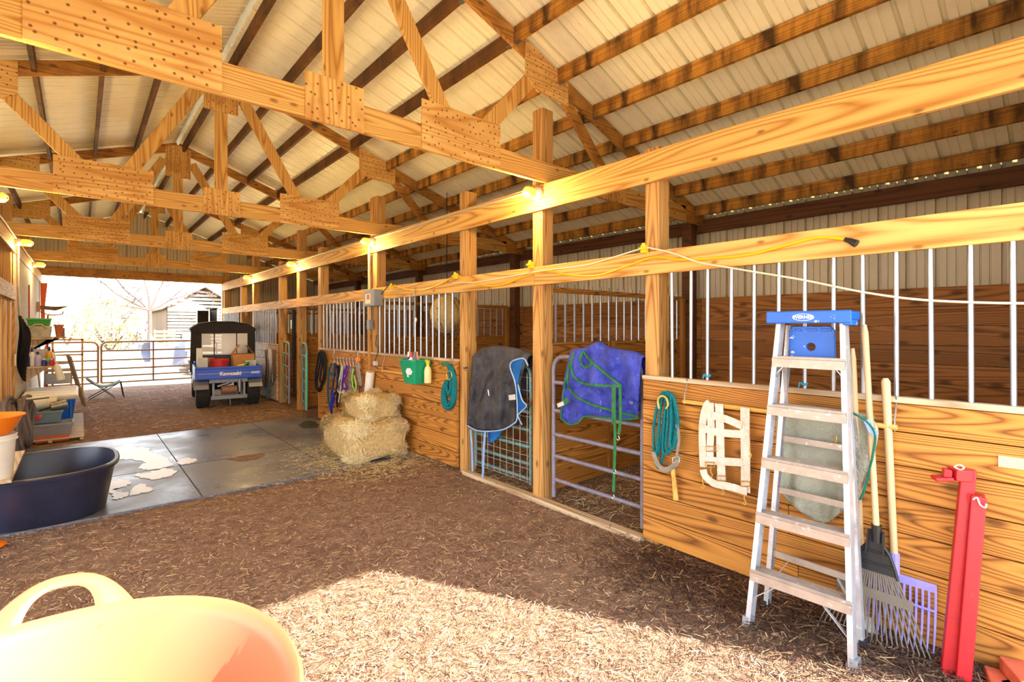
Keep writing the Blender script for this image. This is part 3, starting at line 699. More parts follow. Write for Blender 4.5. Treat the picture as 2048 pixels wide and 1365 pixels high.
tr = coil('teal lead rope coiled on a hook with a grey halter, near stall front', 'lead_rope',
     [[(1328, 786), (1318, 800), (1308, 850), (1308, 900), (1314, 912), (1322, 880), (1332, 800)], [(1332, 785), (1322, 810), (1316, 880), (1312, 920), (1318, 936), (1328, 900), (1340, 800)],
      [(1334, 786), (1330, 830), (1326, 900), (1336, 905), (1346, 870), (1344, 810)], [(1338, 788), (1336, 840), (1332, 895), (1342, 900), (1352, 860), (1350, 815)], [(1342, 792), (1342, 850), (1340, 890), (1348, 895), (1356, 850), (1350, 805)]], 3.225, .011, M['teal_rope'])
ptube(tr, 'hook', [(1318, 818), (1316, 802), (1322, 793), (1332, 796), (1336, 810), (1332, 818)], 3.15, .008, M['brass'])
pstrap(tr, 'halter_strap', [(1306, 905), (1316, 930), (1332, 940), (1350, 930), (1358, 915)], 3.17, .035, M['gweb']); pstrap(tr, 'halter_strap', [(1354, 850), (1358, 880), (1352, 920)], 3.17, .02, M['gweb'])
ptube(tr, 'buckle', [(1345, 916), (1358, 914), (1359, 924), (1346, 927), (1345, 916)], 3.162, .004, M['wire'], 1)
m = MB(); m.tube([ax(1345, 938, 3.2), ax(1348, 960, 3.21), ax(1352, 1000, 3.22)], [.017, .015, .02], 8); tag(m.build('hoof_stick', M['dowel'], smooth=True), 'short turned wooden stick hanging below the teal rope and halter', 'stick')
tr2 = coil('teal lead rope with a brass clip hanging right of the green bucket', 'lead_rope', [[(897, 733), (905, 740), (911, 765), (909, 800), (899, 818), (888, 812), (885, 790), (890, 768), (895, 765), (890, 790), (896, 810), (904, 795), (905, 760)],
     [(898, 735), (906, 750), (908, 780), (903, 812), (893, 815), (887, 795), (892, 770), (897, 790), (902, 770)]], 3.235, .02, M['teal_rope'])
ptube(tr2, 'clip', [(893, 748), (897, 742), (903, 746), (903, 757), (896, 760), (893, 748)], 3.205, .006, M['brass'], 3)
m = MB(); m.prism([ax(a, b, XW-.001) for a, b in ((883, 724), (906, 727), (906, 735), (883, 732))], (-.008, 0, 0)); tag(m.build('name_plate', plain('faded_green_sign', S(62, 110, 84), .6)), 'faded green name plate above the teal rope on the boards', 'sign')
m = MB(); m.prism([ax(a, b, XW-.001) for a, b in ((1997, 911), (2075, 921), (2075, 943), (1997, 933))], (-.01, 0, 0)); tag(m.build('wall_plate', plain('tan_plate', S(232, 196, 150), .5)), 'pale tan plate on the boards right above the red stand', 'plate')
for px_, py_, lb in ((1415, 752, 'left of the ladder'), (1607, 768, 'seen through the ladder')):
    m = MB(); c = ax(px_, py_, 3.28)
    m.tube([c+V((math.cos(a)*.018, math.sin(a)*.018, .006*math.sin(3*a))) for a in [k*PI/6 for k in range(12)]], .007, 6, True)
    m.tube([c+V((-.018, 0, 0)), c+V((-.03, .01, .012)), c+V((-.034, .016, -.02))], .004, 5); tag(m.build('twine_knot', M['cyanp'], smooth=True), 'blue twine knot at the foot of a stall bar, '+lb, 'twine')

# ------------------------------------------------------------------ step ladder
ld = thing('step_ladder', 'paint-spattered aluminium step ladder with a blue top, leaning at the stall boards', 'ladder', (2.9, .95, 0))
A0, A1 = V((2.785, 1.20, 0)), V((3.055, 1.135, 1.7)); B0, B1 = V((2.815, .70, 0)), V((3.055, .80, 1.7))
C0, C1 = V((3.03, 1.205, 0)), V((3.145, 1.12, 1.66)); D0, D1 = V((3.016, .712, 0)), V((3.145, .82, 1.66))
def rail_(p, q, name, s, w=.062):
    m = MB(); d = (q-p).normalized(); sd = V((0, 1, 0)); f = d.cross(sd).normalized()
    a = f*(w/2); b = sd*(.0015)
    m.hexa([p+a+b, p-a+b, p-a-b, p+a-b], [q+a+b, q-a+b, q-a-b, q+a-b])
    for e in (a, -a):
        c = e*.97; u = e.normalized()*.0015; v = sd*(s*.024)
        m.hexa([p+c+u, p+c-u, p+c-u+v, p+c+u+v], [q+c+u, q+c-u, q+c-u+v, q+c+u+v])
    r = m.build(name, M['alu'], ld)
    m = MB(); z = p.copy(); m.beam(p-d*.01, p+d*.05, w+.008, .032, (0, 1, 0)); m.build('foot', M['grey'] if name == 'front_rail' else M['black'], r); return r
rail_(A0, A1, 'front_rail', -1); rail_(B0, B1, 'front_rail', 1); rail_(C0, C1, 'rear_rail', -1, .045); rail_(D0, D1, 'rear_rail', 1, .045)
for z in (.30, .61, .91, 1.205, 1.475):
    a = A0.lerp(A1, z/1.7); b = B0.lerp(B1, z/1.7); m = MB()
    lo = [a+V((-.045, 0, -.004)), a+V((.045, 0, -.004)), b+V((.045, 0, -.004)), b+V((-.045, 0, -.004))]; m.hexa(lo, [p+V((0, 0, .008)) for p in lo])
    for dx in (-.045, .042):
        lo = [a+V((dx, 0, -.05)), a+V((dx+.003, 0, -.05)), b+V((dx+.003, 0, -.05)), b+V((dx, 0, -.05))]; m.hexa(lo, [p+V((0, 0, .05)) for p in lo])
    for k in range(6):
        dx = -.036+k*.0145; lo = [a+V((dx, 0, .004)), a+V((dx+.004, 0, .004)), b+V((dx+.004, 0, .004)), b+V((dx, 0, .004))]; m.hexa(lo, [p+V((0, 0, .006)) for p in lo])
    m.build('step', M['alus'], ld)
for z in (.33, .70, 1.0, 1.43):
    a = C0.lerp(C1, z/1.66); b = D0.lerp(D1, z/1.66); m = MB(); m.beam(a, b, .012, .034); m.build('rear_bar', M['alus'], ld)
def lbrace(p, q, w=.02): m = MB(); m.beam(p, q, .004, w, (1, 0, 0)); m.build('brace', M['alu'], ld)
lbrace(A0.lerp(A1, .08), A0.lerp(B0, .3)+V((.03, 0, .26))); lbrace(B0.lerp(B1, .06), B0.lerp(A0, .32)+V((.03, 0, .26)))
lbrace(C0.lerp(C1, .07), C0.lerp(D0, .25)+V((.02, 0, .31))); lbrace(D0.lerp(D1, .07), D0.lerp(C0, .25)+V((.02, 0, .31)))
lbrace(A0.lerp(A1, .8), A0.lerp(A1, .86).lerp(B0.lerp(B1, .86), .22)); lbrace(B0.lerp(B1, .8), B0.lerp(B1, .86).lerp(A0.lerp(A1, .86), .22))
for s, (p, q) in ((1, (A0, A1)), (-1, (B0, B1))):
    e = p.lerp(q, .86)+V((.05, -.03*s, 0)); m = MB(); m.beam(e, e+V((.03, -.005*s, -.26)), .004, .018, (0, 1, 0)); m.build('spreader', M['alu'], ld)
M['lblue'] = plain('blue_ladder_plastic', S(18, 96, 200), .4, 0, .08, 12, second=S(228, 232, 238), sec=(.64, .68), amt=.9)
m = MB(); m.box(2.995, 3.16, .765, 1.175, 1.69, 1.735); m.box(2.985, 3.0, .76, 1.18, 1.672, 1.74); m.box(2.99, 3.1, .758, .80, 1.66, 1.69)
cap = m.build('top_cap', M['lblue'], ld, bevel=.006)
def plate_hole(y0, y1, z0, z1, x, r, th=.018, n=32, cyz=None):
    cy, cz = cyz or ((y0+y1)/2, (z0+z1)/2); o = []; i = []
    for k in range(n):
        a = 2*PI*k/n+PI/n; c, s_ = math.cos(a), math.sin(a); q = min(((y1-cy) if c > 0 else (cy-y0))/max(abs(c), 1e-6), ((z1-cz) if s_ > 0 else (cz-z0))/max(abs(s_), 1e-6))
        o.append((cy+c*q, cz+s_*q)); i.append((cy+c*r, cz+s_*r))
    vs = [(x+dx, a, b) for dx in (0, th) for ring in (o, i) for a, b in ring]; fs = []
    for k in range(n):
        l = (k+1) % n
        fs += [(k, l, n+l, n+k), (2*n+k, 3*n+k, 3*n+l, 2*n+l), (k, 2*n+k, 2*n+l, l), (n+k, n+l, 3*n+l, 3*n+k)]
    return MB().add(vs, fs)
m = plate_hole(.865, 1.095, 1.425, 1.655, 3.09, .022)
for a, b in ((1.06, 1.085), (1.03, 1.045), (.95, 1.005), (.88, .93)): m.box(3.083, 3.0905, a-.002, b+.002, 1.628, 1.642)
m.build('paint_shelf', M['lblue'], ld, bevel=.003)
def text(parent, body, name, origin, xdir, updir, size, mat, ext=.001, bold=0.0, shear=0.0, label=None):
    cu = bpy.data.curves.new(name, 'FONT'); cu.body = body; cu.size = size; cu.extrude = ext; cu.offset = bold; cu.shear = shear; cu.align_x = 'CENTER'; cu.align_y = 'CENTER'
    o = bpy.data.objects.new(name, cu); COL.objects.link(o); bpy.context.view_layer.update()
    me = bpy.data.meshes.new_from_object(o.evaluated_get(bpy.context.evaluated_depsgraph_get())); bpy.data.objects.remove(o); bpy.data.curves.remove(cu)
    xd = V(xdir).normalized(); ud = V(updir).normalized(); nd = xd.cross(ud); b = V(parent['_o'])
    for v in me.vertices: v.co = V(origin)+xd*v.co.x+ud*v.co.y+nd*v.co.z-b
    me.materials.clear(); me.materials.append(mat); q = bpy.data.objects.new(name, me); COL.objects.link(q); q.parent = parent; q['_o'] = parent['_o']; return q
M['wlet'] = plain('white_lettering', S(240, 240, 240), .5)
text(cap, 'WERNER', 'lettering', (2.9835, .985, 1.705), (0, -1, 0), (0, 0, 1), .026, M['wlet'], .0008, .0006)
m = MB(); m.tube([(2.983, .985+.052*math.cos(k*PI/16), 1.705+.018*math.sin(k*PI/16)) for k in range(32)], .0018, 5, True); m.build('logo_oval', M['wlet'], cap)
text(cap, 'STEP LADDER', 'lettering', (2.9835, 1.115, 1.7), (0, -1, 0), (0, 0, 1), .009, M['wlet'], .0005) if False else None

# ------------------------------------------------------------------ tools leaning at the boards
def pole(t, p, q, r0, r1, mat=None, n=10):
    p, q = V(p), V(q); m = MB(); m.tube([p, p.lerp(q, .05), p.lerp(q, .5), p.lerp(q, .96), q], [r0, r0, (r0+r1)/2, r1, r1*.6], n); return m.build('handle', mat or M['handle'], t, smooth=True)
rk = thing('leaf_rake', 'black plastic leaf rake with a long wooden handle, standing behind the ladder', 'rake', (3.06, .7, 0))
so = ax(1753, 1062, 3.12); tp = ax(1729, 650, 3.19)
pole(rk, so-(tp-so).normalized()*.06, tp, .015, .016)
m = MB(); dn = (V((3.10, .705, .0))-so).normalized(); sd = V((0, 1, 0)); nn = dn.cross(sd).normalized()
m.tube([so+V((0, 0, .03)), so-V((0, 0, .06))], [.024, .021], 10)
o_ = [(-.03, .0), (-.034, .07), (-.062, .11), (-.085, .17), (-.10, .225), (.10, .225), (.085, .17), (.062, .11), (.034, .07), (.03, 0)]
m.prism([so+sd*a+dn*b for a, b in o_], nn*.006)
for a in (-.032, .032): m.beam(so+sd*a+nn*-.008, so+sd*a*1.2+dn*.12+nn*-.008, .008, .022, nn)
for sg in (-1, 1): m.tube([so+sd*sg*a+dn*b+nn*-.004 for a, b in ((.034, .07), (.062, .11), (.085, .17), (.10, .225))], .007, 6)
for b, w in ((.11, .062), (.17, .085)): m.tube([so+sd*-w+dn*b+nn*-.004, so+sd*w+dn*b+nn*-.004], .005, 6)
m.build('head', M['black'], rk)
M['rakeg'] = plain('worn_rake_tines', S(112, 104, 92), .6)
for i in range(23):
    f = (i-11)/11; a = so+sd*f*.095+dn*.215; b = V((3.105+.01*abs(f), .70-f*-.235, .035)); e = b+V((-.045, 0, -.033)); q = MB(); q.tube([a, a.lerp(b, .6), b, b.lerp(e, .6)+V((0, 0, .006)), e], [.0042, .0038, .0034, .003, .0025], 6); q.build('tine', M['rakeg'], rk, smooth=True)
q = MB(); c_ = [so+sd*f*.165+dn*.33 for f in (-1, -.5, 0, .5, 1)]; q.strap(c_, nn, .05, .004); q.build('spreader_web', M['rakeg'], rk)
M['purple'] = plain('lilac_plastic', S(160, 150, 232), .4, var=.08)
fk = thing('manure_fork', 'lilac plastic manure fork with a thick worn handle against the boards', 'fork', (3.2, .62, 0))
ft = ax(1771, 757, 3.215); fbq = V((3.235, .63, .42))
m = MB(); m.tube([fbq, fbq.lerp(ft, .5), fbq.lerp(ft, .93), fbq.lerp(ft, .98), ft], [.017, .018, .02, .021, .012], 12); m.build('handle', M['handle'], fk, smooth=True)
m = MB(); ys = [.475+.0235*i for i in range(15)]
def fx_(s): return 3.24-.01*s-.05*s*s
m.prism([(3.235, .46, .31), (3.235, .82, .31), (3.235, .82, .352), (3.235, .46, .352)], (.012, 0, 0))
m.cyl((3.238, .63, .345), (3.236, .63, .46), .022, 10); m.beam((3.232, .465, .22), (3.232, .815, .22), .01, .012); m.build('head', M['purple'], fk, bevel=.002)
for y in [.465+.0252*i for i in range(15)]:
    q = MB(); q.tube([(3.24, y, .33), (3.236, y, .22), (3.22, y, .12), (3.185, y, .02)], [.006, .006, .005, .003], 6); q.build('tine', M['purple'], fk, smooth=True)
ho = thing('garden_hoe', 'tool with a pale wooden handle crossing the rake handle', 'garden tool', (3.15, .72, 0))
hb, ht = V((3.175, .75, .03)), ax(1705, 697, 3.19)
pole(ho, hb, ht, .015, .016)
m = MB(); m.prism([(3.135, .68, 0), (3.135, .82, 0), (3.175, .79, .1), (3.175, .71, .1)], (.006, 0, 0)); m.build('blade', M['steel'], ho)
# red stand
rd = thing('red_stand', 'red steel leg stand with two square tubes, leaning at the boards', 'stand', (3.14, .37, 0))
t1b, t1t = V((3.10, .40, 0)), ax(1937, 938, 3.195); t2b, t2t = V((3.075, .345, 0)), ax(1956, 992, 3.17)
m = MB(); m.beam(t1b, t1t, .055, .055, (1, .25, 0)); m.build('tube', M['red'], rd, bevel=.006)
m = MB(); m.beam(t2b, t2t, .055, .055, (1, .25, 0)); m.build('tube', M['red'], rd, bevel=.006)
m = MB(); m.beam(t1t.lerp(t1b, .14), t2t.lerp(t2b, .02)+V((0, -.02, 0)), .05, .05); m.build('bracket', M['red'], rd, bevel=.005)
h0, h1 = t1t+V((0, 0, -.03)), ax(1903, 948, 3.15); h2 = ax(1866, 957, 3.12)
m = MB(); m.beam(h0, h1, .07, .055); m.beam(h1, ax(1885, 945, 3.14), .045, .04); m.beam(h1+V((0, 0, -.02)), h2, .07, .018); m.build('arm', M['red'], rd, bevel=.005)
for p in ([(1908, 934), (1918, 930), (1928, 936), (1920, 940), (1908, 934)], [(1946, 1000), (1954, 996), (1960, 1010), (1970, 1016), (1973, 1008)]):
    ptube(rd, 'hitch_pin', p, 3.12, .004, M['wire'], 4)
M['brick'] = plain('red_brick', S(196, 96, 66), .85, 0, .2, 14, .2, .4)
def brick(c, rz, lab, s=(.2, .095, .06), mat=None):
    m = MB(); m.box(-s[0]/2, s[0]/2, -s[1]/2, s[1]/2, 0, s[2]); Mx = Matrix.Rotation(rz, 3, 'Z'); m.v = [Mx @ p+V(c) for p in m.v]
    return tag(m.build('brick', mat or M['brick'], bevel=.006), lab, 'brick')
brick((3.12, .215, 0), .25, 'red brick on the ground at the bottom right, lowest of the pile'); brick((3.10, .12, .0), 1.0, 'red brick lying in front at the bottom right corner'); brick((3.15, .15, .061), .45, 'red brick on top of the pile at the bottom right')

# ------------------------------------------------------------------ things on the second stall front
M['gbuck'] = plain('green_bucket_plastic', S(14, 150, 108), .35, var=.05)
gb = thing('feed_bucket', 'green plastic flat-back bucket full of bottles hung on the stall boards', 'bucket', (3.12, 5.4, .96))
def rr(x0, x1, y0, y1, z, r=.05):
    o = []
    for cx, cy, a0 in ((x1-.01, y1-.01, 0), (x0+r, y1-r, PI/2), (x0+r, y0+r, PI), (x1-.01, y0+.01, 1.5*PI)):
        rad = r if cx < x1-.02 else .01
        o += [(cx+rad*math.cos(a0+k*PI/8), cy+rad*math.sin(a0+k*PI/8), z) for k in range(5)]
    return o
m = MB(); out = [rr(3.03, 3.245, 5.27, 5.53, .96), rr(2.99, 3.25, 5.22, 5.58, 1.24), rr(2.98, 3.255, 5.21, 5.59, 1.24), rr(2.98, 3.255, 5.21, 5.59, 1.255), rr(2.995, 3.245, 5.225, 5.575, 1.255), rr(3.035, 3.24, 5.28, 5.52, .97)]
n_ = len(out[0]); m.add([p for r_ in out for p in r_], [(i*n_+k, i*n_+(k+1) % n_, (i+1)*n_+(k+1) % n_, (i+1)*n_+k) for i in range(5) for k in range(n_)]+[tuple(range(n_)), tuple(5*n_+k for k in range(n_))])
gbb = m.build('body', M['gbuck'], gb, smooth=True); sb_ = surf(gbb, .004)
m = MB(); m.prism([ax(a, b, sb_(V((a, b, 0)))) for a, b in ((811, 743), (814, 737), (820, 737), (824, 744), (822, 750), (814, 750))], (.006, .0, 0)); m.build('sticker', M['wlet'], gb)
def bottle(lab, x, y, z, h, r, mat, capmat, tilt=(0, 0), trig=False, name='bottle', grp=None):
    t = thing(name, lab, 'bottle', (x, y, z), grp); ti = Matrix.Rotation(tilt[0], 3, 'X') @ Matrix.Rotation(tilt[1], 3, 'Y')
    MB().lathe((x, y, z), [(r*.9, 0), (r, h*.04), (r, h*.55), (r*.8, h*.68), (r*.35, h*.78), (r*.33, h*.82)], 14, mat=ti).build('body', mat, t, smooth=True)
    if trig:
        m = MB(); q = lambda a, b, c: V((x, y, z))+ti @ V((a, b, c))
        m.cyl(q(0, 0, h*.8), q(0, 0, h*.92), r*.4, 10); m.beam(q(0, -.025, h*.95), q(0, .05, h*.99), .025, .03); m.beam(q(0, .03, h*.93), q(0, .035, h*.82), .012, .012, (1, 0, 0)); m.build('trigger', capmat, t, bevel=.002)
    else:
        MB().lathe((x, y, z), [(r*.4, h*.8), (r*.42, h*.96), (r*.3, h)], 12, mat=ti).build('cap', capmat, t, smooth=True)
    return t
for nm, c in (('bwhite', (236, 234, 230)), ('bblue', (28, 60, 180)), ('bred', (206, 50, 44)), ('bpink', (232, 160, 150)), ('bcream', (240, 222, 160)), ('bbrown', (150, 90, 50)), ('bgrey', (110, 116, 124)), ('bnavy', (30, 40, 120)), ('bamber', (222, 160, 50)), ('bgreen', (60, 150, 60)), ('blilac', (176, 176, 226)), ('boran', (246, 130, 20)), ('bsky', (120, 200, 226))):
    M[nm] = plain('plastic_'+nm, S(*c), .4, var=.06)
bottle('cream spray bottle with a yellow trigger hung beside the green bucket', 3.17, 5.17, .975, .27, .045, M['bcream'], M['yellow'], trig=True, name='spray_bottle')
for i, (x, y, a, b, c, l) in enumerate(((3.08, 5.53, M['bred'], M['bwhite'], .3, 'red bottle at the left end of the green bucket'), (3.06, 5.46, M['bblue'], M['bwhite'], .1, 'blue bottle with a white cap in the green bucket'), (3.1, 5.40, M['bblue'], M['bblue'], -.15, 'dark blue bottle in the middle of the green bucket'),
        (3.05, 5.38, M['bwhite'], M['bred'], .1, 'white bottle with a red cap in the green bucket'), (3.08, 5.30, M['bgrey'], M['bgrey'], -.1, 'grey bottle in the green bucket'), (3.12, 5.31, M['bpink'], M['bpink'], -.12, 'pink brush-like bottle at the right of the green bucket'))):
    bottle(l, x, y, 1.04, .31, .04, a, b, (c, 0))
eb = thing('breaker_box', 'grey metal breaker box with a sticker on the tall post', 'electrical box', (3.2, 6.7, 1.96))
m = MB(); m.box(3.13, 3.258, 6.52, 6.86, 1.955, 2.19); m.build('case', M['grey'], eb, bevel=.006)
m = MB(); m.box(3.12, 3.13, 6.52, 6.86, 1.955, 2.19); m.build('door', M['grey'], eb, bevel=.004)
m = MB(); m.box(3.1185, 3.1199, 6.63, 6.80, 1.99, 2.13); m.build('sticker', M['bcream'], eb); m = MB(); m.box(3.1175, 3.1185, 6.66, 6.75, 2.05, 2.12); m.build('sticker', M['bred'], eb)
m = MB(); m.box(3.2, 3.258, 6.84, 6.93, 1.62, 1.76); tag(m.build('outlet_box', M['grey'], bevel=.005), 'small grey outlet box below the breaker box', 'outlet')
m = MB(); m.box(3.235, 3.258, 6.925, 6.965, 1.0, 2.75); tag(m.build('batten', M['beamZ'], bevel=.002), 'thin upright wooden batten running down to the white pipe', 'batten')
m = MB(); m.tube([(3.225, 6.90, 2.93), (3.225, 6.90, 2.5), (3.235, 6.9, 2.2), (3.235, 6.88, 2.0), (3.235, 6.88, 1.76)], .012, 8); tag(m.build('conduit', M['conduit'], smooth=True), 'grey conduit running down from the second lamp to the outlet box', 'conduit')
m = MB(); ys = [3.3+k*.25 for k in range(44)]
m.tube([(3.243, y, 2.955+.006*math.sin(y*3)) for y in ys], .011, 8); tag(m.build('conduit', M['conduit'], smooth=True), 'long grey conduit along the top of the stall row header', 'conduit')
m = MB(); m.tube([(XL+.017, y, 2.955+.006*math.sin(y*3)) for y in ys], .011, 8); tag(m.build('conduit', M['conduit'], smooth=True), 'long grey conduit along the left header beam', 'conduit')
m = MB(); m.tube(catmull([ax(*p, 3.23) for p in ((760, 592), (768, 582), (778, 572), (792, 570))], 5), .006, 6); tag(m.build('cable', M['black'], smooth=True), 'short black cable looping from the breaker box to the yellow cord', 'cable')
m = MB(); m.tube(catmull([ax(*p, 3.22) for p in ((753, 670), (752, 690), (757, 700), (750, 722), (749, 732), (756, 738))], 5), .006, 6); tag(m.build('cable', M['black'], smooth=True), 'black cable dangling over the sill below the breaker box', 'cable')
m = MB(); m.box(3.2, 3.255, 6.66, 6.73, 1.09, 1.16); tag(m.build('plug', M['ltgrey'], bevel=.01), 'white and black plug hanging on the boards left of the blanket bar', 'plug')
pv = thing('plastic_pipe', 'white plastic pipe standing on the boards behind the hay', 'pipe', (3.18, 6.9, .5))
p0, p1 = ax(735, 803, 3.18), ax(741, 744, 3.19); m = MB(); d_ = (p1-p0); n_ = 20; m.tube([p0, p1, p1, p0+d_*.03], [.062, .062, .05, .05], n_); m.build('tube', M['white'], pv, smooth=True)
# chain on the bars, latch
t = thing('tie_chain', 'short chain with a snap hanging on the bars beside the breaker box', 'chain', ax(835, 640, 3.22))
for k in range(10):
    c = ax(830-k*.0+.3*k*.2, 578+k*6, 3.235); m = MB(); m.tube([c+V((.006*math.cos(a)*(k % 2), .006*math.cos(a)*((k+1) % 2), .02*math.sin(a))) for a in [j*PI/4 for j in range(8)]], .0035, 5, True); m.build('link', M['steel'], t, smooth=True)
m = MB(); m.tube([ax(832, 636, 3.235), ax(833, 640, 3.235), ax(831, 648, 3.235)], [.008, .014, .006], 7); m.build('snap', M['wire'], t, smooth=True)
m = MB(); c = ax(935, 736, 3.28); m.cyl(c, c+V((-.04, 0, 0)), .012, 8); m.tube([c+V((-.03, -.02, 0)), c+V((-.045, .02, .0)), c+V((-.045, -.03, -.03))], .006, 6); tag(m.build('latch', M['steel'], smooth=True), 'metal latch pin on the post left of the black blanket', 'latch')
# rack of halters
hk = thing('halter_rack', 'white wire rack of hooks holding halters on the stall boards', 'rack', (3.235, 7.8, 1.1))
m = MB(); m.tube([ax(664, 716, 3.235), ax(690, 719, 3.235), ax(722, 722, 3.235)], .009, 6); m.build('back_bar', M['steel'], hk, smooth=True)
for i in range(9):
    x = 668+i*6.2; q = MB(); q.tube([ax(x, 714+i*.6, 3.245), ax(x+1, 722+i*.7, 3.23), ax(x+2, 731+i*.8, 3.20), ax(x+3, 728+i*.8, 3.17)], .007, 6); q.build('hook', M['ltgrey'], hk, smooth=True)
for a, b in ((669, 700), (716, 706)): m = MB(); m.tube([ax(a, b, 3.25), ax(a-1, b+8, 3.24), ax(a-4, b+14, 3.235)], .004, 5); m.build('tie', M['wire'], hk)
def halter(lab, straps, mat, X, w=.03, rings=(), grp=None):
    t = thing('halter', lab, 'halter', ax(straps[0][0][0], straps[0][0][1], X), grp)
    for i, s in enumerate(straps): pstrap(t, 'strap', s, X-.01*i, w, mat, 5, .006, nrm=(-1, .3*(i % 3-1), 0))
    for a, b in rings: ptube(t, 'ring', [(a-3, b), (a, b-3), (a+3, b), (a, b+3), (a-3, b)], X-.03, .005, M['steel'], 3)
for nm, c in (('hteal', (22, 84, 108)), ('hnavy', (26, 30, 70)), ('hblue', (40, 44, 170)), ('hblack', (32, 32, 38)), ('hcream', (200, 206, 190)), ('hpurple', (84, 34, 170)), ('hgrey', (150, 146, 146)), ('hlime', (150, 206, 110)), ('hbrown', (120, 96, 80))):
    M[nm] = plain('web_'+nm, S(*c), .7, 0, .2, 30, .2)
halter('teal web halter, leftmost on the hook rack', [[(664, 727), (658, 745), (656, 790), (660, 815)], [(668, 727), (668, 760), (662, 800)], [(658, 748), (672, 750)]], M['hteal'], 3.2, .045, ((668, 762),))
halter('navy web halter with a long hanging tail beside the teal halter', [[(669, 727), (676, 745), (673, 780), (664, 800), (663, 838)], [(672, 728), (666, 770), (662, 810)], [(664, 780), (672, 778)]], M['hnavy'], 3.16, .04, ((670, 780),))
halter('bright blue rope halter bundled low on the left of the rack', [[(662, 785), (668, 800), (662, 812), (661, 825)], [(668, 790), (662, 805), (668, 815)]], M['hblue'], 3.13, .05)
halter('black strap halter hanging on the third hook of the rack', [[(676, 730), (678, 760), (674, 800), (675, 815)], [(679, 731), (680, 765)]], M['hblack'], 3.19, .035)
halter('cream rope halter with a wide loop on the rack', [[(684, 732), (680, 755), (675, 775), (678, 785), (688, 782), (690, 765)], [(686, 732), (682, 770), (677, 805)], [(690, 733), (688, 780), (682, 804)]], M['hcream'], 3.17, .03, ((688, 800),))
halter('purple web halter in the middle of the rack', [[(694, 731), (688, 750), (684, 770), (688, 778), (695, 778)], [(698, 732), (692, 752), (689, 762), (695, 776)]], M['hpurple'], 3.14, .035)
halter('grey leather-like halter with pale cheek straps on the rack', [[(702, 735), (700, 765), (698, 795), (701, 812)], [(706, 737), (698, 760), (704, 785), (700, 804)], [(690, 803), (700, 808)]], M['hgrey'], 3.17, .03, ((700, 765), (704, 787)))
halter('lime green strap halter toward the right of the rack', [[(707, 738), (704, 755), (706, 775), (711, 782), (712, 768), (708, 752)]], M['hlime'], 3.15, .028)
halter('pale grey halter with a purple lead tail, right end of the rack', [[(716, 722), (718, 740), (721, 760), (722, 772)], [(712, 726), (714, 745), (720, 770)]], M['hgrey'], 3.18, .035)
halter('thin purple lead tail hanging at the right end of the rack', [[(719, 772), (719, 790), (718, 800)]], M['hpurple'], 3.2, .016)
m = MB(); q_ = [ax(a, b, 3.17) for a, b in ((710, 717), (716, 715), (718, 722), (713, 727))]; m.prism(q_, (.03, 0, 0)); tag(m.build('orange_clip', M['boran'], bevel=.006), 'orange plastic clip at the right end of the halter rack', 'clip')
coil('black rope coiled and hung at the far end of the halter wall', 'lead_rope', [[(640, 704), (636, 720), (631, 755), (633, 778), (642, 772), (648, 745), (646, 715)], [(643, 703), (640, 725), (634, 765), (638, 783), (646, 762), (650, 730), (648, 710)], [(645, 705), (644, 730), (640, 760), (645, 765), (651, 740), (650, 715)]], 3.235, .018, M['hblack'])
# gear hung on the stall front behind the cart
for lab, pts, mat, w in (('dark braided strap hung left on the pale stall front', [[(531, 700), (533, 735), (530, 775)], [(535, 700), (537, 740), (533, 778)]], M['hbrown'], .06), ('white folded wrap hung in the middle of the pale stall front', [[(539, 698), (538, 735), (536, 756)], [(541, 700), (542, 730), (538, 758)]], M['bwhite'], .08),
        ('brown and pink strap hung right on the pale stall front', [[(547, 700), (548, 740), (545, 770)], [(551, 700), (552, 745), (550, 762)]], M['hbrown'], .06)):
    halter(lab, pts, mat, 3.22, w)
m = MB(); m.cyl(ax(535, 758, 3.22), ax(535, 797, 3.22), .02, 8); tag(m.build('blue_handle', M['cyanp'], smooth=True), 'thin blue pole standing at the pale stall front behind the cart', 'pole')
halter('pale rope loop hanging beside the blue pole', [[(541, 752), (537, 762), (540, 770), (545, 764), (544, 750)]], M['hcream'], 3.2, .02)
M['twhite'] = plain('white_tag', S(220, 224, 224), .5)
m = MB(); m.cyl((3.25, 10.40, 1.0), (3.25, 10.40, 2.0), .035, 10); m.cyl((3.25, 10.4, .35), (3.25, 10.4, 1.1), .022, 8); tag(m.build('strap_bundle', M['hblack'], smooth=True), 'long dark strap bundle hanging on the post beyond the halter wall', 'strap')
m = MB(); m.box(3.27, 3.285, 10.60, 10.68, 1.62, 1.80); tag(m.build('white_card', M['twhite']), 'small white card hung in the dark doorway', 'card')
# cords and insulators on the rail
def cord(name, lab, pts, X, r, mat, cat):
    q = catmull([V((a, b, 0)) for a, b in pts], 8); m = MB(); m.tube([ax(p.x, p.y, X) for p in q], r, 7); return tag(m.build(name, mat, smooth=True), lab, cat)
cord('extension_cord', 'yellow extension cord strung in loops along the pine rail', [(788, 571), (793, 573), (819, 580), (848, 580), (880, 569), (910, 553), (927, 556), (957, 570), (1000, 571), (1045, 555), (1090, 542), (1137, 550), (1195, 551), (1255, 532), (1310, 515), (1366, 520), (1440, 516), (1500, 509), (1560, 494), (1615, 479), (1650, 475), (1692, 479)], 3.248, .0085, M['ycord'], 'cord')
t = thing('cord_plug', 'black plug at the near end of the yellow cord', 'plug', ax(1697, 482, 3.245)); m = MB(); m.tube([ax(1690, 479, 3.245), ax(1700, 482, 3.24), ax(1713, 488, 3.235)], [.012, .016, .022], 10); m.build('body', M['black'], t, smooth=True)
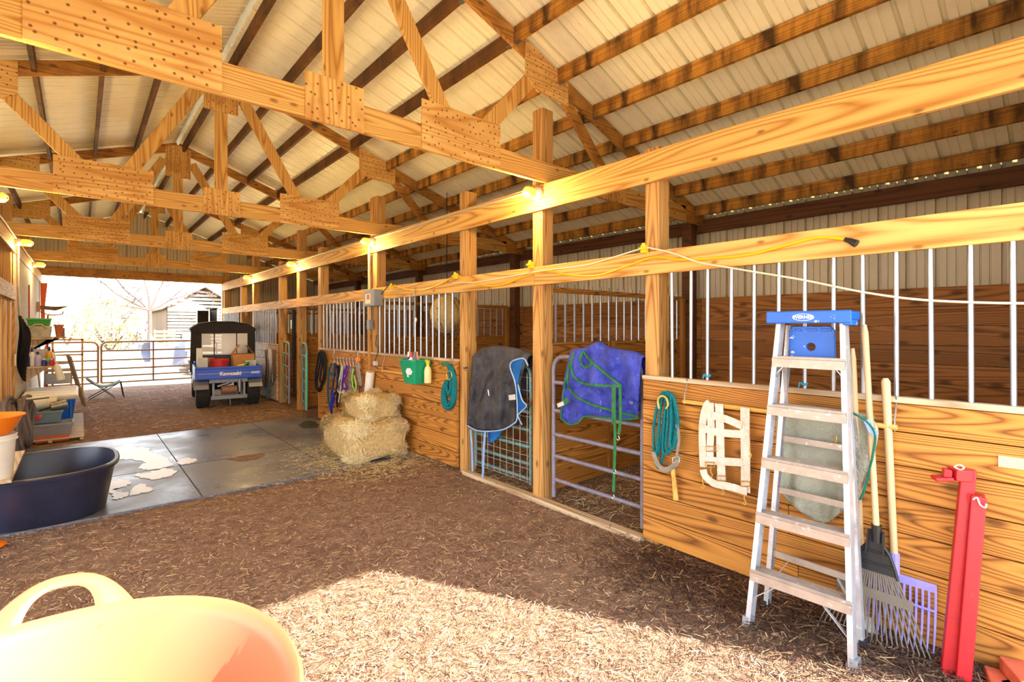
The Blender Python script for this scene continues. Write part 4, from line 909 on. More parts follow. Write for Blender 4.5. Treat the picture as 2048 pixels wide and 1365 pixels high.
cord('fence_wire', 'white electric fence wire sagging across the stall bars', [(905, 566), (950, 565), (1000, 557), (1060, 546), (1098, 540), (1170, 531), (1220, 517), (1286, 497), (1308, 498), (1347, 507), (1398, 525), (1461, 536), (1508, 544), (1604, 560), (1723, 584), (1831, 599), (1944, 605), (2048, 607), (2120, 605)], 3.235, .006, M['wcord'], 'wire')
for (a, b), l in zip(((1290, 499), (1063, 531), (913, 553), (785, 574)), ('above the blue blanket gate', 'on the post between the blanket gates', 'on the post beside the green bucket stall', 'beside the breaker box')):
    c = ax(a, b, 3.25); m = MB(); m.box(c.x-.03, c.x+.012, c.y-.022, c.y+.022, c.z-.03, c.z+.03); m.box(c.x-.045, c.x-.03, c.y-.03, c.y+.03, c.z-.006, c.z+.012); m.cyl(c+V((-.02, 0, .02)), c+V((-.02, 0, .045)), .014, 8); tag(m.build('insulator', M['yellow'], bevel=.003), 'yellow plastic fence insulator on the rail, '+l, 'insulator', 'fence insulators')
# hay net in the second stall
t = thing('hay_net', 'dark hay net stuffed with hay hanging inside the green bucket stall', 'hay net', (4.3, 6.4, 1.6))
MB().ball((4.2, 6.3, 1.85), .26, .26, .3, 18, 12).build('hay', M['hayc'], t, smooth=True)
m = MB()
for k in range(60):
    a, b = R.uniform(0, 2*PI), R.uniform(-1, 1); c_ = V((4.2, 6.3, 1.85))+V((math.cos(a)*.27*math.sqrt(1-b*b), math.sin(a)*.27*math.sqrt(1-b*b), b*.31)); d_ = V((R.uniform(-.2, .2), R.uniform(-.2, .2), R.uniform(-.3, .05)))
    m.tube([c_, c_+d_*.4, c_+d_*.6+V((0, 0, -.05))], .006, 4)
o = m.build('stalks', M['eave'], t); o['kind'] = 'stuff'
m = MB(); m.cyl((4.2, 6.3, 2.1), (4.2, 6.3, 4.1-.4), .006, 5); m.build('cord', M['hblack'], t)

# ------------------------------------------------------------------ hay bales
def bale(lab, x0, x1, y0, y1, z0, z1, n, grp=None, name='hay_bale', rot=0, bulge=.03):
    t = thing(name, lab, 'hay bale', ((x0+x1)/2, (y0+y1)/2, z0)); c = V(((x0+x1)/2, (y0+y1)/2, (z0+z1)/2)); h = V(((x1-x0)/2, (y1-y0)/2, (z1-z0)/2))
    Mx = Matrix.Rotation(rot, 3, 'Z')
    def sp(u, v):
        a, b = u*2*PI, (v-.5)*PI; d = V((math.cos(a)*math.cos(b), math.sin(a)*math.cos(b), math.sin(b))); e = .22
        f = lambda s: math.copysign(abs(s)**e, s)
        p = V((f(math.cos(a))*f(math.cos(b)), f(math.sin(a))*f(math.cos(b)), f(math.sin(b))))
        k = 1+bulge*math.sin(p.x*9+p.y*7)*math.cos(p.z*8+p.y*5)+R.uniform(-.018, .018)
        q = V((p.x*h.x*k, p.y*h.y*k, max(p.z*h.z*k, -h.z))); return c+Mx @ q
    m = MB(); m.grid(sp, 56, 30); m.build('compressed_hay', M['hayc'], t, smooth=True)
    m = MB()
    for i in range(n):
        u, v = R.random(), math.asin(R.uniform(-.98, 1))/PI+.5; p = sp(u, v); nrm = (p-c).normalized()
        d = V((R.gauss(0, 1), R.gauss(0, 1), R.gauss(0, .8)-.25)); d = (d-nrm*d.dot(nrm)*.8).normalized(); L = R.uniform(.05, .15); w = R.uniform(.0018, .0036)
        s = d.cross(nrm); s = s.normalized()*w if s.length > 1e-5 else V((w, 0, 0)); q0 = p+nrm*.004-d*L/2; q1 = p+nrm*R.uniform(.008, .03)+V((0, 0, 0)); q2 = p+d*L/2+nrm*R.uniform(-.004, .03)+V((0, 0, -.01))
        if min(q0.z, q2.z) < z0+.002: continue
        m.add([q0+s, q0-s, q1-s, q1+s, q2-s*.6, q2+s*.6], [(0, 1, 2, 3), (3, 2, 4, 5)])
    o = m.build('loose_stalks', M['hay'], t, fix=False); o['kind'] = 'stuff'; return t
bale('large loose hay bale on the concrete edge, lower of the two', 2.42, 3.16, 5.62, 6.62, .012, .46, 9000)
bale('smaller hay flake stacked on top of the big bale', 2.70, 3.17, 5.86, 6.58, .45, .74, 5500, bulge=.05)

# ------------------------------------------------------------------ litter of straw and shavings on the floor
def litter(name, n, gen, mat, lab, L=(.02, .09), w=(.0012, .003), lift=.012):
    m = MB(); vs, fs = [], []
    for i in range(n):
        p = gen(); a = R.uniform(0, 2*PI); l = R.uniform(*L); k = R.uniform(*w); d = V((math.cos(a), math.sin(a), R.uniform(-.08, .12))); s = V((-math.sin(a), math.cos(a), R.uniform(-.3, .3)))*k
        q = V((p[0], p[1], p[2]+R.uniform(.002, lift))); b = len(vs); vs += [q-s, q+s, q+d*l+s, q+d*l-s]; fs.append((b, b+1, b+2, b+3))
    m.v, m.f = vs, fs; o = m.build(name, mat, fix=False); return tag(o, lab, 'straw', None, 'stuff')
def g_near():
    while True:
        d = R.uniform(1.4, 6.5); u = R.uniform(-1.05, 1.05); x = d*(FW[0]+u*FW[1]); y = d*(FW[1]-u*FW[0])
        if x < XW-.01 and y < 5.58 and y > -.2: return (x, y, 0)
litter('straw_litter', 30000, g_near, M['straw'], 'loose straw and shavings scattered over the near dirt floor', (.012, .06), (.001, .0026))
def g_far():
    while True:
        x, y = R.uniform(-.7, XW), R.uniform(9.3, 17)
        return (x, y, 0)
litter('straw_litter', 5000, g_far, M['straw'], 'loose straw scattered over the dirt around the utility cart', (.03, .12), (.003, .006))
def g_bale():
    a = R.uniform(0, 2*PI); r = abs(R.gauss(0, .4)); return (min(2.75+math.cos(a)*(r+.3), 3.25), 5.95+math.sin(a)*(r+.45), .014)
litter('hay_litter', 3500, g_bale, M['hay'], 'loose hay scattered around the two bales', (.03, .11), (.0014, .0028))
def g_st():
    return (R.uniform(3.35, 6.0), R.uniform(.3, 6.8), 0)
litter('straw_litter', 9000, g_st, M['hay'], 'straw bedding on the floor inside the near stalls', (.03, .12), (.0015, .003))
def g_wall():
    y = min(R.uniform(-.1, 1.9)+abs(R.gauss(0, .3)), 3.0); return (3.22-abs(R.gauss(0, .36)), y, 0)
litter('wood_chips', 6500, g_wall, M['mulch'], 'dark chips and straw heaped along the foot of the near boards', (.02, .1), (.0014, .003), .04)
# ------------------------------------------------------------------ foreground orange tub on a crate
t = NT('orange_tub_plastic'); t.base((.98, .165, .075, 1)); t.b.inputs['Roughness'].default_value = .42
t.b.inputs['Subsurface Weight'].default_value = .0; M['otub'] = t.m
TC = V((-.092, 1.0, .66)); TRD, TH = .398, .39
ot = thing('rubber_tub', 'big orange flexible tub with a loop handle in the foreground, lit by the sun', 'tub', TC)
prof = [(.30, 0), (.315, .01), (.40, TH-.02), (.418, TH-.008), (.425, TH), (.418, TH+.006), (.405, TH), (.392, TH-.02), (.30, .02)]
MB().lathe(TC, [(r*TRD/.425, z) for r, z in prof], 72, 1, 1, 2.15).build('body', M['otub'], ot, smooth=True)
def handle(sg):
    pts, rad = [], []
    for k in range(25):
        s = -1+k/12; a = PI/2-.15-s*.25; w = (1-abs(s)**2.6)
        r_ = TRD*(1.0+.125*w); pts.append(TC+V((math.cos(a)*r_, sg*math.sin(a)*r_, TH-.035+.085*w))); rad.append(.015+.03*abs(s)**3)
    m = MB(); m.tube(pts, rad, 12, flat=.45); m.build('handle', M['otub'], ot, smooth=True)
handle(1); handle(-1)
ct = thing('wooden_crate', 'plain wooden crate standing under the orange tub', 'crate', (TC.x, TC.y, 0))
for k in range(4):
    m = MB(); x0, x1, y0, y1 = TC.x-.24, TC.x+.24, TC.y-.24, TC.y+.24; z = .01+k*.163
    m.box(x0, x1, y0, y0+.018, z, z+.15); m.box(x0, x1, y1-.018, y1, z, z+.15); m.box(x0, x0+.018, y0+.02, y1-.02, z, z+.15); m.box(x1-.018, x1, y0+.02, y1-.02, z, z+.15); m.build('slat_ring', M['sillX'], ct)
for sx in (-.21, .21):
    for sy in (-.21, .21): m = MB(); m.box(TC.x+sx-.02, TC.x+sx+.02, TC.y+sy-.02, TC.y+sy+.02, 0, .655); m.build('corner_post', M['sillZ'], ct)
m = MB(); m.box(TC.x-.24, TC.x+.24, TC.y-.24, TC.y+.24, .645, .658); m.build('top', M['sillX'], ct)

# ------------------------------------------------------------------ trough, buckets at the left edge
M['trough'] = plain('black_trough_plastic', S(40, 44, 66), .38, 0, .3, 5, .5)  # blue sheen of the black plastic put into its base colour
wt = thing('water_trough', 'large round black plastic stock trough standing on the concrete', 'trough', (-.22, 6.05, .012))
MB().lathe((-.22, 6.05, .012), [(.395, 0), (.41, .02), (.475, .39), (.50, .395), (.505, .42), (.495, .43), (.47, .43), (.46, .40), (.40, .03), (.02, .028)], 64, 1, 1.22, 2.7).build('body', M['trough'], wt, smooth=True)
m = MB(); m.box(-.7, -.40, 5.44, 6.68, .443, .462); tag(m.build('trough_board', M['sillY']), 'board laid across the left side of the black trough', 'board')
def bucket(lab, c, r0, r1, h, mat, name='bucket', lip=.008, bail=None):
    t = thing(name, lab, 'bucket', c)
    MB().lathe(c, [(r0, 0), (r0*1.01, .006), (r1*.97, h*.86), (r1+lip, h*.87), (r1+lip, h*.9), (r1, h*.91), (r1+lip*.6, h-.004), (r1, h), (r1-.006, h-.004), (r0-.004, .012), (.01, .012)], 30).build('body', mat, t, smooth=True)
    if bail:
        m = MB(); m.tube([V(c)+V((math.cos(k*PI/12)*(r1+.01), bail*math.sin(k*PI/12)*.1, h*.85-math.sin(k*PI/12)*r1*.7)) for k in range(13)], .004, 6); m.build('bail', M['wire'], t, smooth=True)
    return t
bucket('white plastic bucket standing on the board over the black trough', (-.545, 5.62, .462), .14, .163, .34, M['white'])
M['obasin'] = plain('orange_basin_plastic', S(250, 132, 24), .4, 0, .05)
t = thing('basin', 'orange plastic basin set on the white bucket at the left edge', 'basin', (-.545, 5.62, .80))
MB().lathe((-.545, 5.62, .803), [(.13, 0), (.135, .005), (.2, .135), (.215, .14), (.215, .15), (.205, .15), (.19, .14), (.125, .012), (.01, .01)], 32).build('body', M['obasin'], t, smooth=True)
m = MB(); m.lathe((-.58, 5.36, 0), [(.16, 0), (.165, .01), (.15, .022), (.02, .024)], 30, 1, .8); tag(m.build('orange_disc', M['boran'], smooth=True), 'orange lid lying on the dirt at the left edge of the photo', 'lid')

# ------------------------------------------------------------------ left wall
m = MB()
for y in (10.42, 11.64, 12.86, 14.08, 15.3, 16.3): m.box(XL-.03, XL-.012, y, min(y+1.215, 17.0), 0.02, 2.75)
struct(m.build('wall_osb', M['osb'], base=(XL, 13, 0)))
M['tanp'] = wood('tan_plywood_wall', S(186, 138, 84), S(228, 190, 136), 'Z', rings=18, knots=.02, vary=.1)
t = thing('left_stall_door', 'tan plywood stall door panel on the left wall at the edge of the photo', 'door panel', (XL-.02, 9.3, 0))
m = MB(); m.box(XL-.03, XL-.012, 8.75, 10.22, .05, 2.0); m.build('panel', M['tanp'], t)
for y in (8.9, 9.45, 10.1): m = MB(); m.box(XL-.012, XL+.012, y, y+.09, .05, 2.0); m.build('batten', M['beamZ'], t, bevel=.003)
m = MB(); m.box(XL-.03, XL+.02, 6.95, 10.24, 2.04, 2.24); tag(m.build('stall_rail', M['sillY'], bevel=.004), 'whitish weathered rail on the left wall above the tan door panel', 'rail')
m = MB(); m.box(-2.4, -2.36, 7.0, 10.3, 0, 3.0); struct(m.build('wall_tack_room', M['backY']))
m = MB(); m.box(XL-.012, XL+.01, 13.0, 13.05, 1.75, 2.45); tag(m.build('red_stick', M['red']), 'thin dark red stick fixed upright on the weathered left wall sheet', 'stick')
m = MB(); m.tube(catmull([(XL+.03, 10.3, 2.9), (XL+.03, 10.3, 2.3), (XL+.04, 10.33, 1.9), (XL+.05, 10.36, 1.75)], 5), .016, 7); tag(m.build('conduit', M['conduit'], smooth=True), 'bent grey conduit running down the left post', 'conduit')
t = thing('bridle', 'long black leather straps hanging on the left post', 'strap bundle', (XL+.06, 10.32, .75))
for k in range(4):
    m = MB(); o_ = k*.02; m.strap(catmull([(XL+.05+o_, 10.30, 1.82-.05*k), (XL+.09+o_, 10.28+.03*k, 1.5), (XL+.05+o_, 10.33, 1.1), (XL+.10, 10.36, .85+.05*k), (XL+.03+o_, 10.34, 1.1), (XL+.06, 10.32, 1.6)], 6, True), (1, -1, 0), .04, .008); m.build('strap', M['hblack'], t)
m = MB(); m.box(XL+.012, XL+.03, 9.98, 10.06, 1.1, 1.26); tag(m.build('wall_outlet', M['white'], bevel=.006), 'white outlet plate on the tan wall boards', 'outlet')
# hose
t = thing('hose_coil', 'thick grey hose coiled and hung low on the left wall', 'hose', (-.6, 8.75, .3))
M['hose'] = plain('grey_fabric_hose', S(120, 108, 106), .8, 0, .2, 40, .2)
for k in range(8):
    m = MB(); yc = 8.55+.06*k; m.tube([(-.65+.022*k+.03*math.sin(a*2+k), yc+(.27+.02*(k % 3))*math.cos(a), .44+(.36-.02*(k % 4))*math.sin(a)-.04*(k % 3)) for a in [j*PI/12 for j in range(24)]], .024, 8, True); m.build('loop', M['hose'], t, smooth=True)
m = MB(); m.cyl((XL-.01, 8.75, .72), (-.3, 8.75, .75), .02, 8); m.build('peg', M['steel'], t)
# deck boards, cooler, bins
t = thing('pallet', 'low worn pallet lying under the blue cooler', 'pallet', (-.3, 11, 0))
for k in range(17): m = MB(); y = 9.62+k*.155; m.box(-.71, .045, y, y+.125, .035, .052); m.build('slat', M['sillX'], t)
for x in (-.7, -.34, .0): m = MB(); m.box(x, x+.04, 9.62, 12.22, 0, .034); m.build('stringer', M['sillY'], t)
M['cblue'] = plain('cooler_blue', S(22, 104, 214), .4, 0, .05)
cl = thing('deck_cooler', 'big blue cooler with a white ridged lid against the left wall', 'cooler', (-.38, 11.3, .053))
m = MB(); m.hexa([(-.66, 10.72, .053), (-.10, 10.72, .053), (-.10, 12.1, .053), (-.66, 12.1, .053)], [(-.69, 10.62, .50), (-.05, 10.62, .50), (-.05, 12.18, .50), (-.69, 12.18, .50)]); m.build('body', M['cblue'], cl, bevel=.02)
m = MB(); m.box(-.30, -.28, 10.60, 10.66, .12, .46); m.box(-.12, -.1, 10.60, 10.66, .12, .46); m.build('rib', M['cblue'], cl, bevel=.004)
m = MB(); m.box(-.705, -.02, 10.56, 12.24, .50, .555); m.build('lid', M['ltgrey'], cl, bevel=.012)
for k in range(7): m = MB(); y = 10.6+k*.23; m.hexa([(-.69, y, .555), (-.03, y, .555), (-.03, y+.2, .555), (-.69, y+.2, .555)], [(-.68, y+.03, .583+.01*(k % 2)), (-.04, y+.03, .575), (-.04, y+.17, .575), (-.68, y+.17, .583)]); m.build('lid_rib', M['white'], cl, bevel=.008)
Mx = Matrix.Rotation(PI/2, 3, 'Y')
M['bingrey'] = plain('blue_grey_bin', S(112, 138, 150), .5, 0, .12, 8)
def bin_(lab, x0, x1, y0, y1, z0, z1, mat, lidm=None):
    t = thing('storage_bin', lab, 'bin', ((x0+x1)/2, (y0+y1)/2, z0)); e = .02; m = MB()
    A = lambda d, z: [(x0+d, y0+d, z), (x1-d, y0+d, z), (x1-d, y1-d, z), (x0+d, y1-d, z)]
    for (p, q) in ((A(e, z0), A(0, z1)), ):
        n = 4; rings = [p, q, A(.012, z1), A(e+.012, z0+.012)]; m.add([v for r_ in rings for v in r_], [(i*4+k, i*4+(k+1) % 4, (i+1)*4+(k+1) % 4, (i+1)*4+k) for i in range(3) for k in range(4)]+[(3, 2, 1, 0), (12, 13, 14, 15)])
    m.build('tub', mat, t)
    m = MB(); m.box(x0-.012, x1+.012, y0-.012, y0+.01, z1-.02, z1+.012); m.box(x0-.012, x1+.012, y1-.01, y1+.012, z1-.02, z1+.012); m.box(x0-.012, x0+.01, y0, y1, z1-.02, z1+.012); m.box(x1-.01, x1+.012, y0, y1, z1-.02, z1+.012); m.build('rim', lidm or mat, t, bevel=.003)
    return t
bin_('grey plastic bin at the bottom of the stack, behind the red brick', -.56, -.08, 9.86, 10.24, .053, .225, M['grey'])
t_ = bin_('blue grey open bin stacked on the grey bin', -.60, -.20, 9.98, 10.42, .24, .40, M['bingrey'])
m = MB(); q_ = [ax_ for ax_ in catmull([(-.52, 9.968, .30), (-.47, 9.962, .36), (-.41, 9.968, .37), (-.43, 9.962, .32), (-.48, 9.968, .29)], 4, True)]; m.prism(q_, (0, -.012, 0)); tag(m.build('red_glove', M['bred'], bevel=.003), 'small red cloth hanging on the front of the blue grey bin', 'cloth')
t = thing('feed_scoop', 'metal feed scoop lying in the blue grey bin', 'scoop', (-.3, 10.12, .4)); m = MB(); m.lathe((-.34, 10.1, .45), [(.03, 0), (.07, .02), (.075, .2), (.07, .2), (.065, .025)], 16, mat=Matrix.Rotation(PI/2.3, 3, 'Y')); m.build('bowl', M['steel'], t, smooth=True); m = MB(); m.cyl((-.34, 10.1, .45), (-.46, 10.1, .41), .012, 8); m.build('grip', M['black'], t, smooth=True)
t = thing('white_pail', 'white plastic pail lying on its side in front of the blue cooler', 'bucket', (-.5, 10.46, .4))
MB().lathe((-.66, 10.46, .475), [(.085, 0), (.09, .28), (.1, .28), (.1, .30), (.092, .31), (.096, .39), (.088, .39), (.082, .02)], 24, mat=Mx).build('body', M['white'], t, smooth=True)
brick((-.3, 9.72, 0), 0, 'long reddish block on the ground in front of the grey bin', (.36, .1, .075), M['brick'])
# leaning boards, folding chairs, camp chair, wooden frame
a, b = az(167, 812, .0), V((-.12, 12.9, 1.0)); a = V((.02, 12.55, .055))
m = MB(); m.beam(az(169, 812, .06), V((-.16, 12.45, 1.12)), .13, .025, (1, .5, .3)); tag(m.build('leaning_board', M['sillZ']), 'weathered board leaning right of the blue cooler', 'board')
m = MB(); m.beam((-.56, 13.5, .0), (-.66, 13.5, 1.3), .2, .02, (1, 0, 0)); tag(m.build('leaning_board', M['osb']), 'grey green board standing at the wall behind the cooler', 'board')
fc = thing('folding_chair', 'folded grey chair with wooden arms standing behind the blue cooler', 'chair', (-.3, 13.0, .05))
for x in (-.52, -.14): m = MB(); m.beam((x, 12.95, .02), (x+.02, 13.1, 1.0), .03, .04, (0, 1, 0)); m.build('side_rail', M['sillZ'], fc)
m = MB(); m.box(-.5, -.13, 13.0, 13.03, .55, .76); m.build('back_panel', M['ltgrey'], fc, bevel=.01)
for z in (.82, .95): m = MB(); m.beam((-.52, 13.06, z), (-.12, 13.06, z), .02, .05); m.build('slat', M['sillX'], fc)
wf = thing('wooden_frame', 'empty wooden frame leaning near the far gate', 'frame', (-.2, 14.4, .0))
for p, q in (((-.45, 14.4, 1.38), (.05, 14.4, 1.38)), ((-.45, 14.4, 1.05), (.05, 14.4, 1.05)), ((.04, 14.4, 0), (.04, 14.4, 1.40)), ((-.44, 14.4, 0), (-.44, 14.4, 1.40))):
    m = MB(); m.beam(p, q, .035, .035, (0, 1, 0)); m.build('stick', M['beamX'], wf)
cc_ = thing('camp_chair', 'low green folding camp chair near the far gate', 'chair', (.36, 14.9, 0))
m = MB()
def seat(u, v): return (.1+.62*u, 14.65+.5*v, .34-.10*math.sin(u*PI)*.9-.03*math.sin(v*PI)+.16*(1-u)**3+.05*u*u)
m.grid(seat, 14, 8); m.build('seat', plain('olive_canvas', S(112, 120, 96), .8), cc_, smooth=True, thick=.012)
for y in (14.66, 15.14):
    for p, q in (((.1, .50), (.62, 0)), ((.72, .38), (.14, 0)), ((.72, .38), (.78, 0))): m = MB(); m.cyl((p[0], y, p[1]), (q[0], y, q[1]), .009, 7); m.build('leg', M['black'], cc_, smooth=True)
# shelves with bottles
def shelf(lab, x0, x1, y0, y1, z): 
    t = thing('wall_shelf', lab, 'shelf', (x0, y0, z)); m = MB(); m.box(x0, x1, y0, y1, z-.03, z); m.build('board', M['sillX'], t, bevel=.003)
    for y in (y0+.1, y1-.15): m = MB(); m.prism([(x0, y, z-.03), (x1-.08, y, z-.03), (x0, y, z-.28)], (0, .03, 0)); m.build('bracket', M['sillZ'], t)
shelf('lower wooden wall shelf crowded with bottles, above the blue cooler', XL-.005, -.31, 11.3, 12.5, 1.0)
shelf('upper wooden wall shelf carrying the basket and green bin', XL-.005, -.36, 11.7, 12.7, 1.47)
specs = [(-.66, 11.36, .26, .04, 'bnavy', 'bwhite', 1, 'dark blue spray bottle, leftmost on the lower shelf'), (-.60, 11.42, .30, .042, 'bwhite', 'bnavy', 1, 'white spray bottle with a navy trigger on the lower shelf'), (-.53, 11.40, .24, .045, 'blilac', 'bnavy', 0, 'lilac bottle with a navy cap on the lower shelf'),
         (-.46, 11.45, .12, .05, 'bnavy', 'bwhite', 0, 'short navy bottle on the lower shelf'), (-.40, 11.75, .30, .05, 'bamber', 'bnavy', 1, 'amber spray bottle with a navy trigger on the lower shelf'), (-.36, 11.95, .26, .04, 'bwhite', 'bred', 0, 'white bottle with a red cap at the right of the lower shelf'), (-.36, 11.4, .12, .03, 'bred', 'bwhite', 0, 'small red bottle at the shelf edge')]
for x, y, h, r, a, b, tg, l in specs: bottle(l, x, y, 1.002, h, r, M[a], M[b], trig=bool(tg), name='spray_bottle' if tg else 'bottle')
t = thing('clear_bowl', 'pale blue glassy bowl on the lower shelf', 'bowl', (-.44, 11.52, 1.002)); MB().lathe((-.43, 11.56, 1.002), [(.05, 0), (.09, .04), (.11, .11), (.1, .11), (.08, .045), (.01, .012)], 22).build('body', M['bsky'], t, smooth=True)
m = MB(); m.box(-.64, -.42, 12.2, 12.26, 1.002, 1.26); tag(m.build('white_board', M['white']), 'white card standing at the back of the lower shelf', 'card')
t = thing('plastic_jug', 'long white plastic jug hanging from the end of the lower shelf', 'jug', (-.25, 11.35, .72)); m = MB(); m.tube([(-.30, 11.28, 1.03), (-.285, 11.28, .98), (-.25, 11.3, .80), (-.24, 11.3, .76)], [.022, .045, .055, .05], 12); m.build('body', M['white'], t, smooth=True); m = MB(); m.tube([(-.335, 11.28, 1.12), (-.32, 11.28, 1.03), (-.29, 11.28, 1.01)], .012, 7); m.build('spout', M['bred'], t, smooth=True)
t = thing('fabric_basket', 'grey fabric basket on the upper shelf below the green bin', 'basket', (-.52, 12.1, 1.47)); m = MB(); m.hexa([(-.68, 11.8, 1.47), (-.40, 11.8, 1.47), (-.40, 12.3, 1.47), (-.68, 12.3, 1.47)], [(-.7, 11.78, 1.67), (-.38, 11.78, 1.67), (-.38, 12.32, 1.67), (-.7, 12.32, 1.67)]); m.build('body', plain('grey_fabric', S(176, 170, 160), .8, 0, .25, 18), t, bevel=.01); m = MB(); m.tube([(-.64, 11.77, 1.64), (-.58, 11.76, 1.70), (-.5, 11.76, 1.70), (-.44, 11.77, 1.64)], .012, 6); m.build('handle', M['sillX'], t, smooth=True)
t = thing('green_bin', 'bright green plastic bin on top of the grey basket', 'bin', (-.53, 12.1, 1.67)); m = MB(); m.hexa([(-.67, 11.83, 1.672), (-.40, 11.83, 1.672), (-.40, 12.25, 1.672), (-.67, 12.25, 1.672)], [(-.69, 11.8, 1.80), (-.38, 11.8, 1.80), (-.38, 12.28, 1.80), (-.69, 12.28, 1.80)]); m.build('body', M['bgreen'], t, bevel=.01); m = MB(); m.box(-.7, -.37, 11.79, 11.81, 1.78, 1.805); m.build('rim', M['bgreen'], t)
m = MB(); m.lathe((-.30, 12.6, 1.472), [(.04, 0), (.065, .2), (.075, .2), (.075, .23), (.06, .23), (.035, .02)], 18); tag(m.build('clay_pot', plain('terracotta', S(196, 112, 70), .8), smooth=True), 'tall terracotta pot at the right end of the upper shelf', 'pot')
shelf('narrow shelf end piece near the far doorway, with the small box', XL-.005, -.20, 12.75, 13.0, 1.47)
m = MB(); m.box(-.33, -.22, 12.8, 12.95, 1.472, 1.64); tag(m.build('small_box', M['bbrown'], bevel=.004), 'small brown box on the narrow shelf beside the terracotta pot', 'box')
t = thing('saddle_rack', 'brown wooden rack with curved arms fixed high on the left wall', 'rack', (XL+.02, 15.4, 2.1))  # wooden saddle rack on the wall
m = MB(); m.box(XL-.012, XL+.05, 15.3, 15.5, 2.0, 2.22); m.build('mount', M['bbrown'], t); m = MB(); m.prism([(XL+.05, 15.3, 2.06), (XL+.30, 15.3, 2.03), (XL+.52, 15.3, 2.14), (XL+.30, 15.3, 2.12), (XL+.05, 15.3, 2.14)], (0, .2, 0)); m.build('rack_slat', M['oldd'], t)
m = MB(); m.tube(catmull([(XL+.05, 15.4, 2.0), (XL+.2, 15.4, 1.93), (XL+.4, 15.4, 1.95), (XL+.42, 15.4, 2.02)], 5), .014, 6); m.build('arm', M['bbrown'], t, smooth=True)
m = MB(); m.prism([(XL+.0, 16.4, 2.72), (XL+.13, 16.4, 2.72), (XL+.08, 16.4, 2.1), (XL+.10, 16.4, 1.5), (XL+.02, 16.4, 1.5)], (0, .03, 0)); tag(m.build('orange_banner', plain('orange_cloth', S(226, 104, 56), .8)), 'orange cloth strip hanging by the far doorway on the left', 'cloth')
m = MB(); m.cyl((-.52, 14.0, 0), (-.50, 14.05, 1.9), .016, 8); tag(m.build('red_pole', M['red'], smooth=True), 'thin red pole standing against the left wall by the far door', 'pole')

# ------------------------------------------------------------------ utility cart
M['kblue'] = plain('cart_blue_paint', S(24, 78, 206), .35, 0, .05)
M['soft'] = plain('black_soft_top', S(44, 42, 44), .75, 0, .2, 6, .3)
t = NT('clear_vinyl'); t.base(S(226, 222, 216)); t.b.inputs['Roughness'].default_value = .25; t.b.inputs['Transmission Weight'].default_value = .0; t.b.inputs['Alpha'].default_value = .62; M['vinyl'] = t.m
t = NT('paper'); M['card'] = plain('cardboard', S(190, 132, 76), .8)
ALLB = set(bpy.data.objects.keys())
kc = thing('utility_cart', 'blue and black farm utility cart with loaded bed, parked facing the far gate', 'utility vehicle', (2.38, 12.8, 0))
KX = 2.38
def wheel(x, y, r, w, nm='wheel'):
    Mr = Matrix.Rotation(PI/2, 3, 'Y'); m = MB()
    m.lathe((x-w/2, y, r), [(r*.55, 0), (r*.85, .0), (r*.97, .03), (r, .06), (r, w-.06), (r*.97, w-.03), (r*.85, w), (r*.55, w)], 32, mat=Mr)
    for k in range(22):
        a = 2*PI*k/22
        for s in (0, 1):
            c = V((x+(-.5+s)*w*.45, y+math.cos(a+s*.14)*r, r+math.sin(a+s*.14)*r)); tdir = V((0, -math.sin(a), math.cos(a))); m.beam(c-V((w*.2, 0, 0)), c+V((w*.2, 0, 0)), .035, .024, V((0, math.cos(a), math.sin(a))))
    q = m.build(nm, M['rubber'], kc, smooth=True); m = MB(); m.lathe((x-w*.3, y, r), [(r*.56, 0), (r*.5, .02), (r*.2, .04), (r*.15, w*.3), (.01, w*.3)], 22, mat=Mr); m.build('rim', M['ltgrey'], q, smooth=True)
wheel(1.93, 11.86, .285, .25); wheel(2.84, 11.86, .285, .25); wheel(1.90, 13.75, .27, .2); wheel(2.86, 13.75, .27, .2)
m = MB(); m.box(KX-.6, KX+.6, 11.5, 11.545, .60, .84); m.prism([(KX-.6, 11.545, .84), (KX+.6, 11.545, .84), (KX+.6, 11.48, .80), (KX-.6, 11.48, .80)], (0, .0, -.015)); tg = m.build('tailgate', M['kblue'], kc, bevel=.01)
m = MB(); m.box(KX-.57, KX+.57, 11.488, 11.502, .735, .79); m.build('panel_rib', M['kblue'], tg, bevel=.005)
m = MB(); m.box(KX-.56, KX+.58, 11.494, 11.5, .704, .709); m.build('stripe', M['wlet'], tg)
text(tg, 'Kawasaki', 'lettering', (KX+.02, 11.487, .695), (1, 0, 0), (0, 0, 1), .105, M['wlet'], .003, .0035, .0)
text(tg, '4WD', 'lettering', (KX+.47, 11.487, .695), (1, 0, 0), (0, 0, 1), .07, M['wlet'], .003, .002, .3)
m = MB()
for x in (KX-.6, KX+.57): m.box(x, x+.03, 11.54, 12.7, .6, .84)
m.box(KX-.6, KX+.6, 12.67, 12.7, .6, .86); m.box(KX-.6, KX+.6, 11.54, 12.7, .58, .61); m.build('cargo_bed', M['kblue'], kc, bevel=.006)
for s in (-1, 1):
    m = MB(); m.prism([(KX+s*.36, 11.56+.3-.36*math.cos(a), .29+.30*math.sin(a)) for a in [.35+k*(PI-.7)/8 for k in range(9)]]+[(KX+s*.36, 11.56+.3-.32*math.cos(a), .29+.27*math.sin(a)) for a in [PI-.35-k*(PI-.7)/8 for k in range(9)]], (s*.26, 0, 0)); m.build('fender', M['grey'], kc)
m = MB(); m.box(KX-.28, KX+.28, 11.7, 12.4, .32, .36); m.box(KX-.3, KX-.26, 11.56, 12.5, .2, .5); m.box(KX+.26, KX+.3, 11.56, 12.5, .2, .5); m.box(KX-.32, KX+.34, 11.6, 11.66, .16, .24); m.box(KX-.35, KX+.35, 11.62, 11.68, .5, .58); m.build('chassis', M['grey'], kc, bevel=.006)
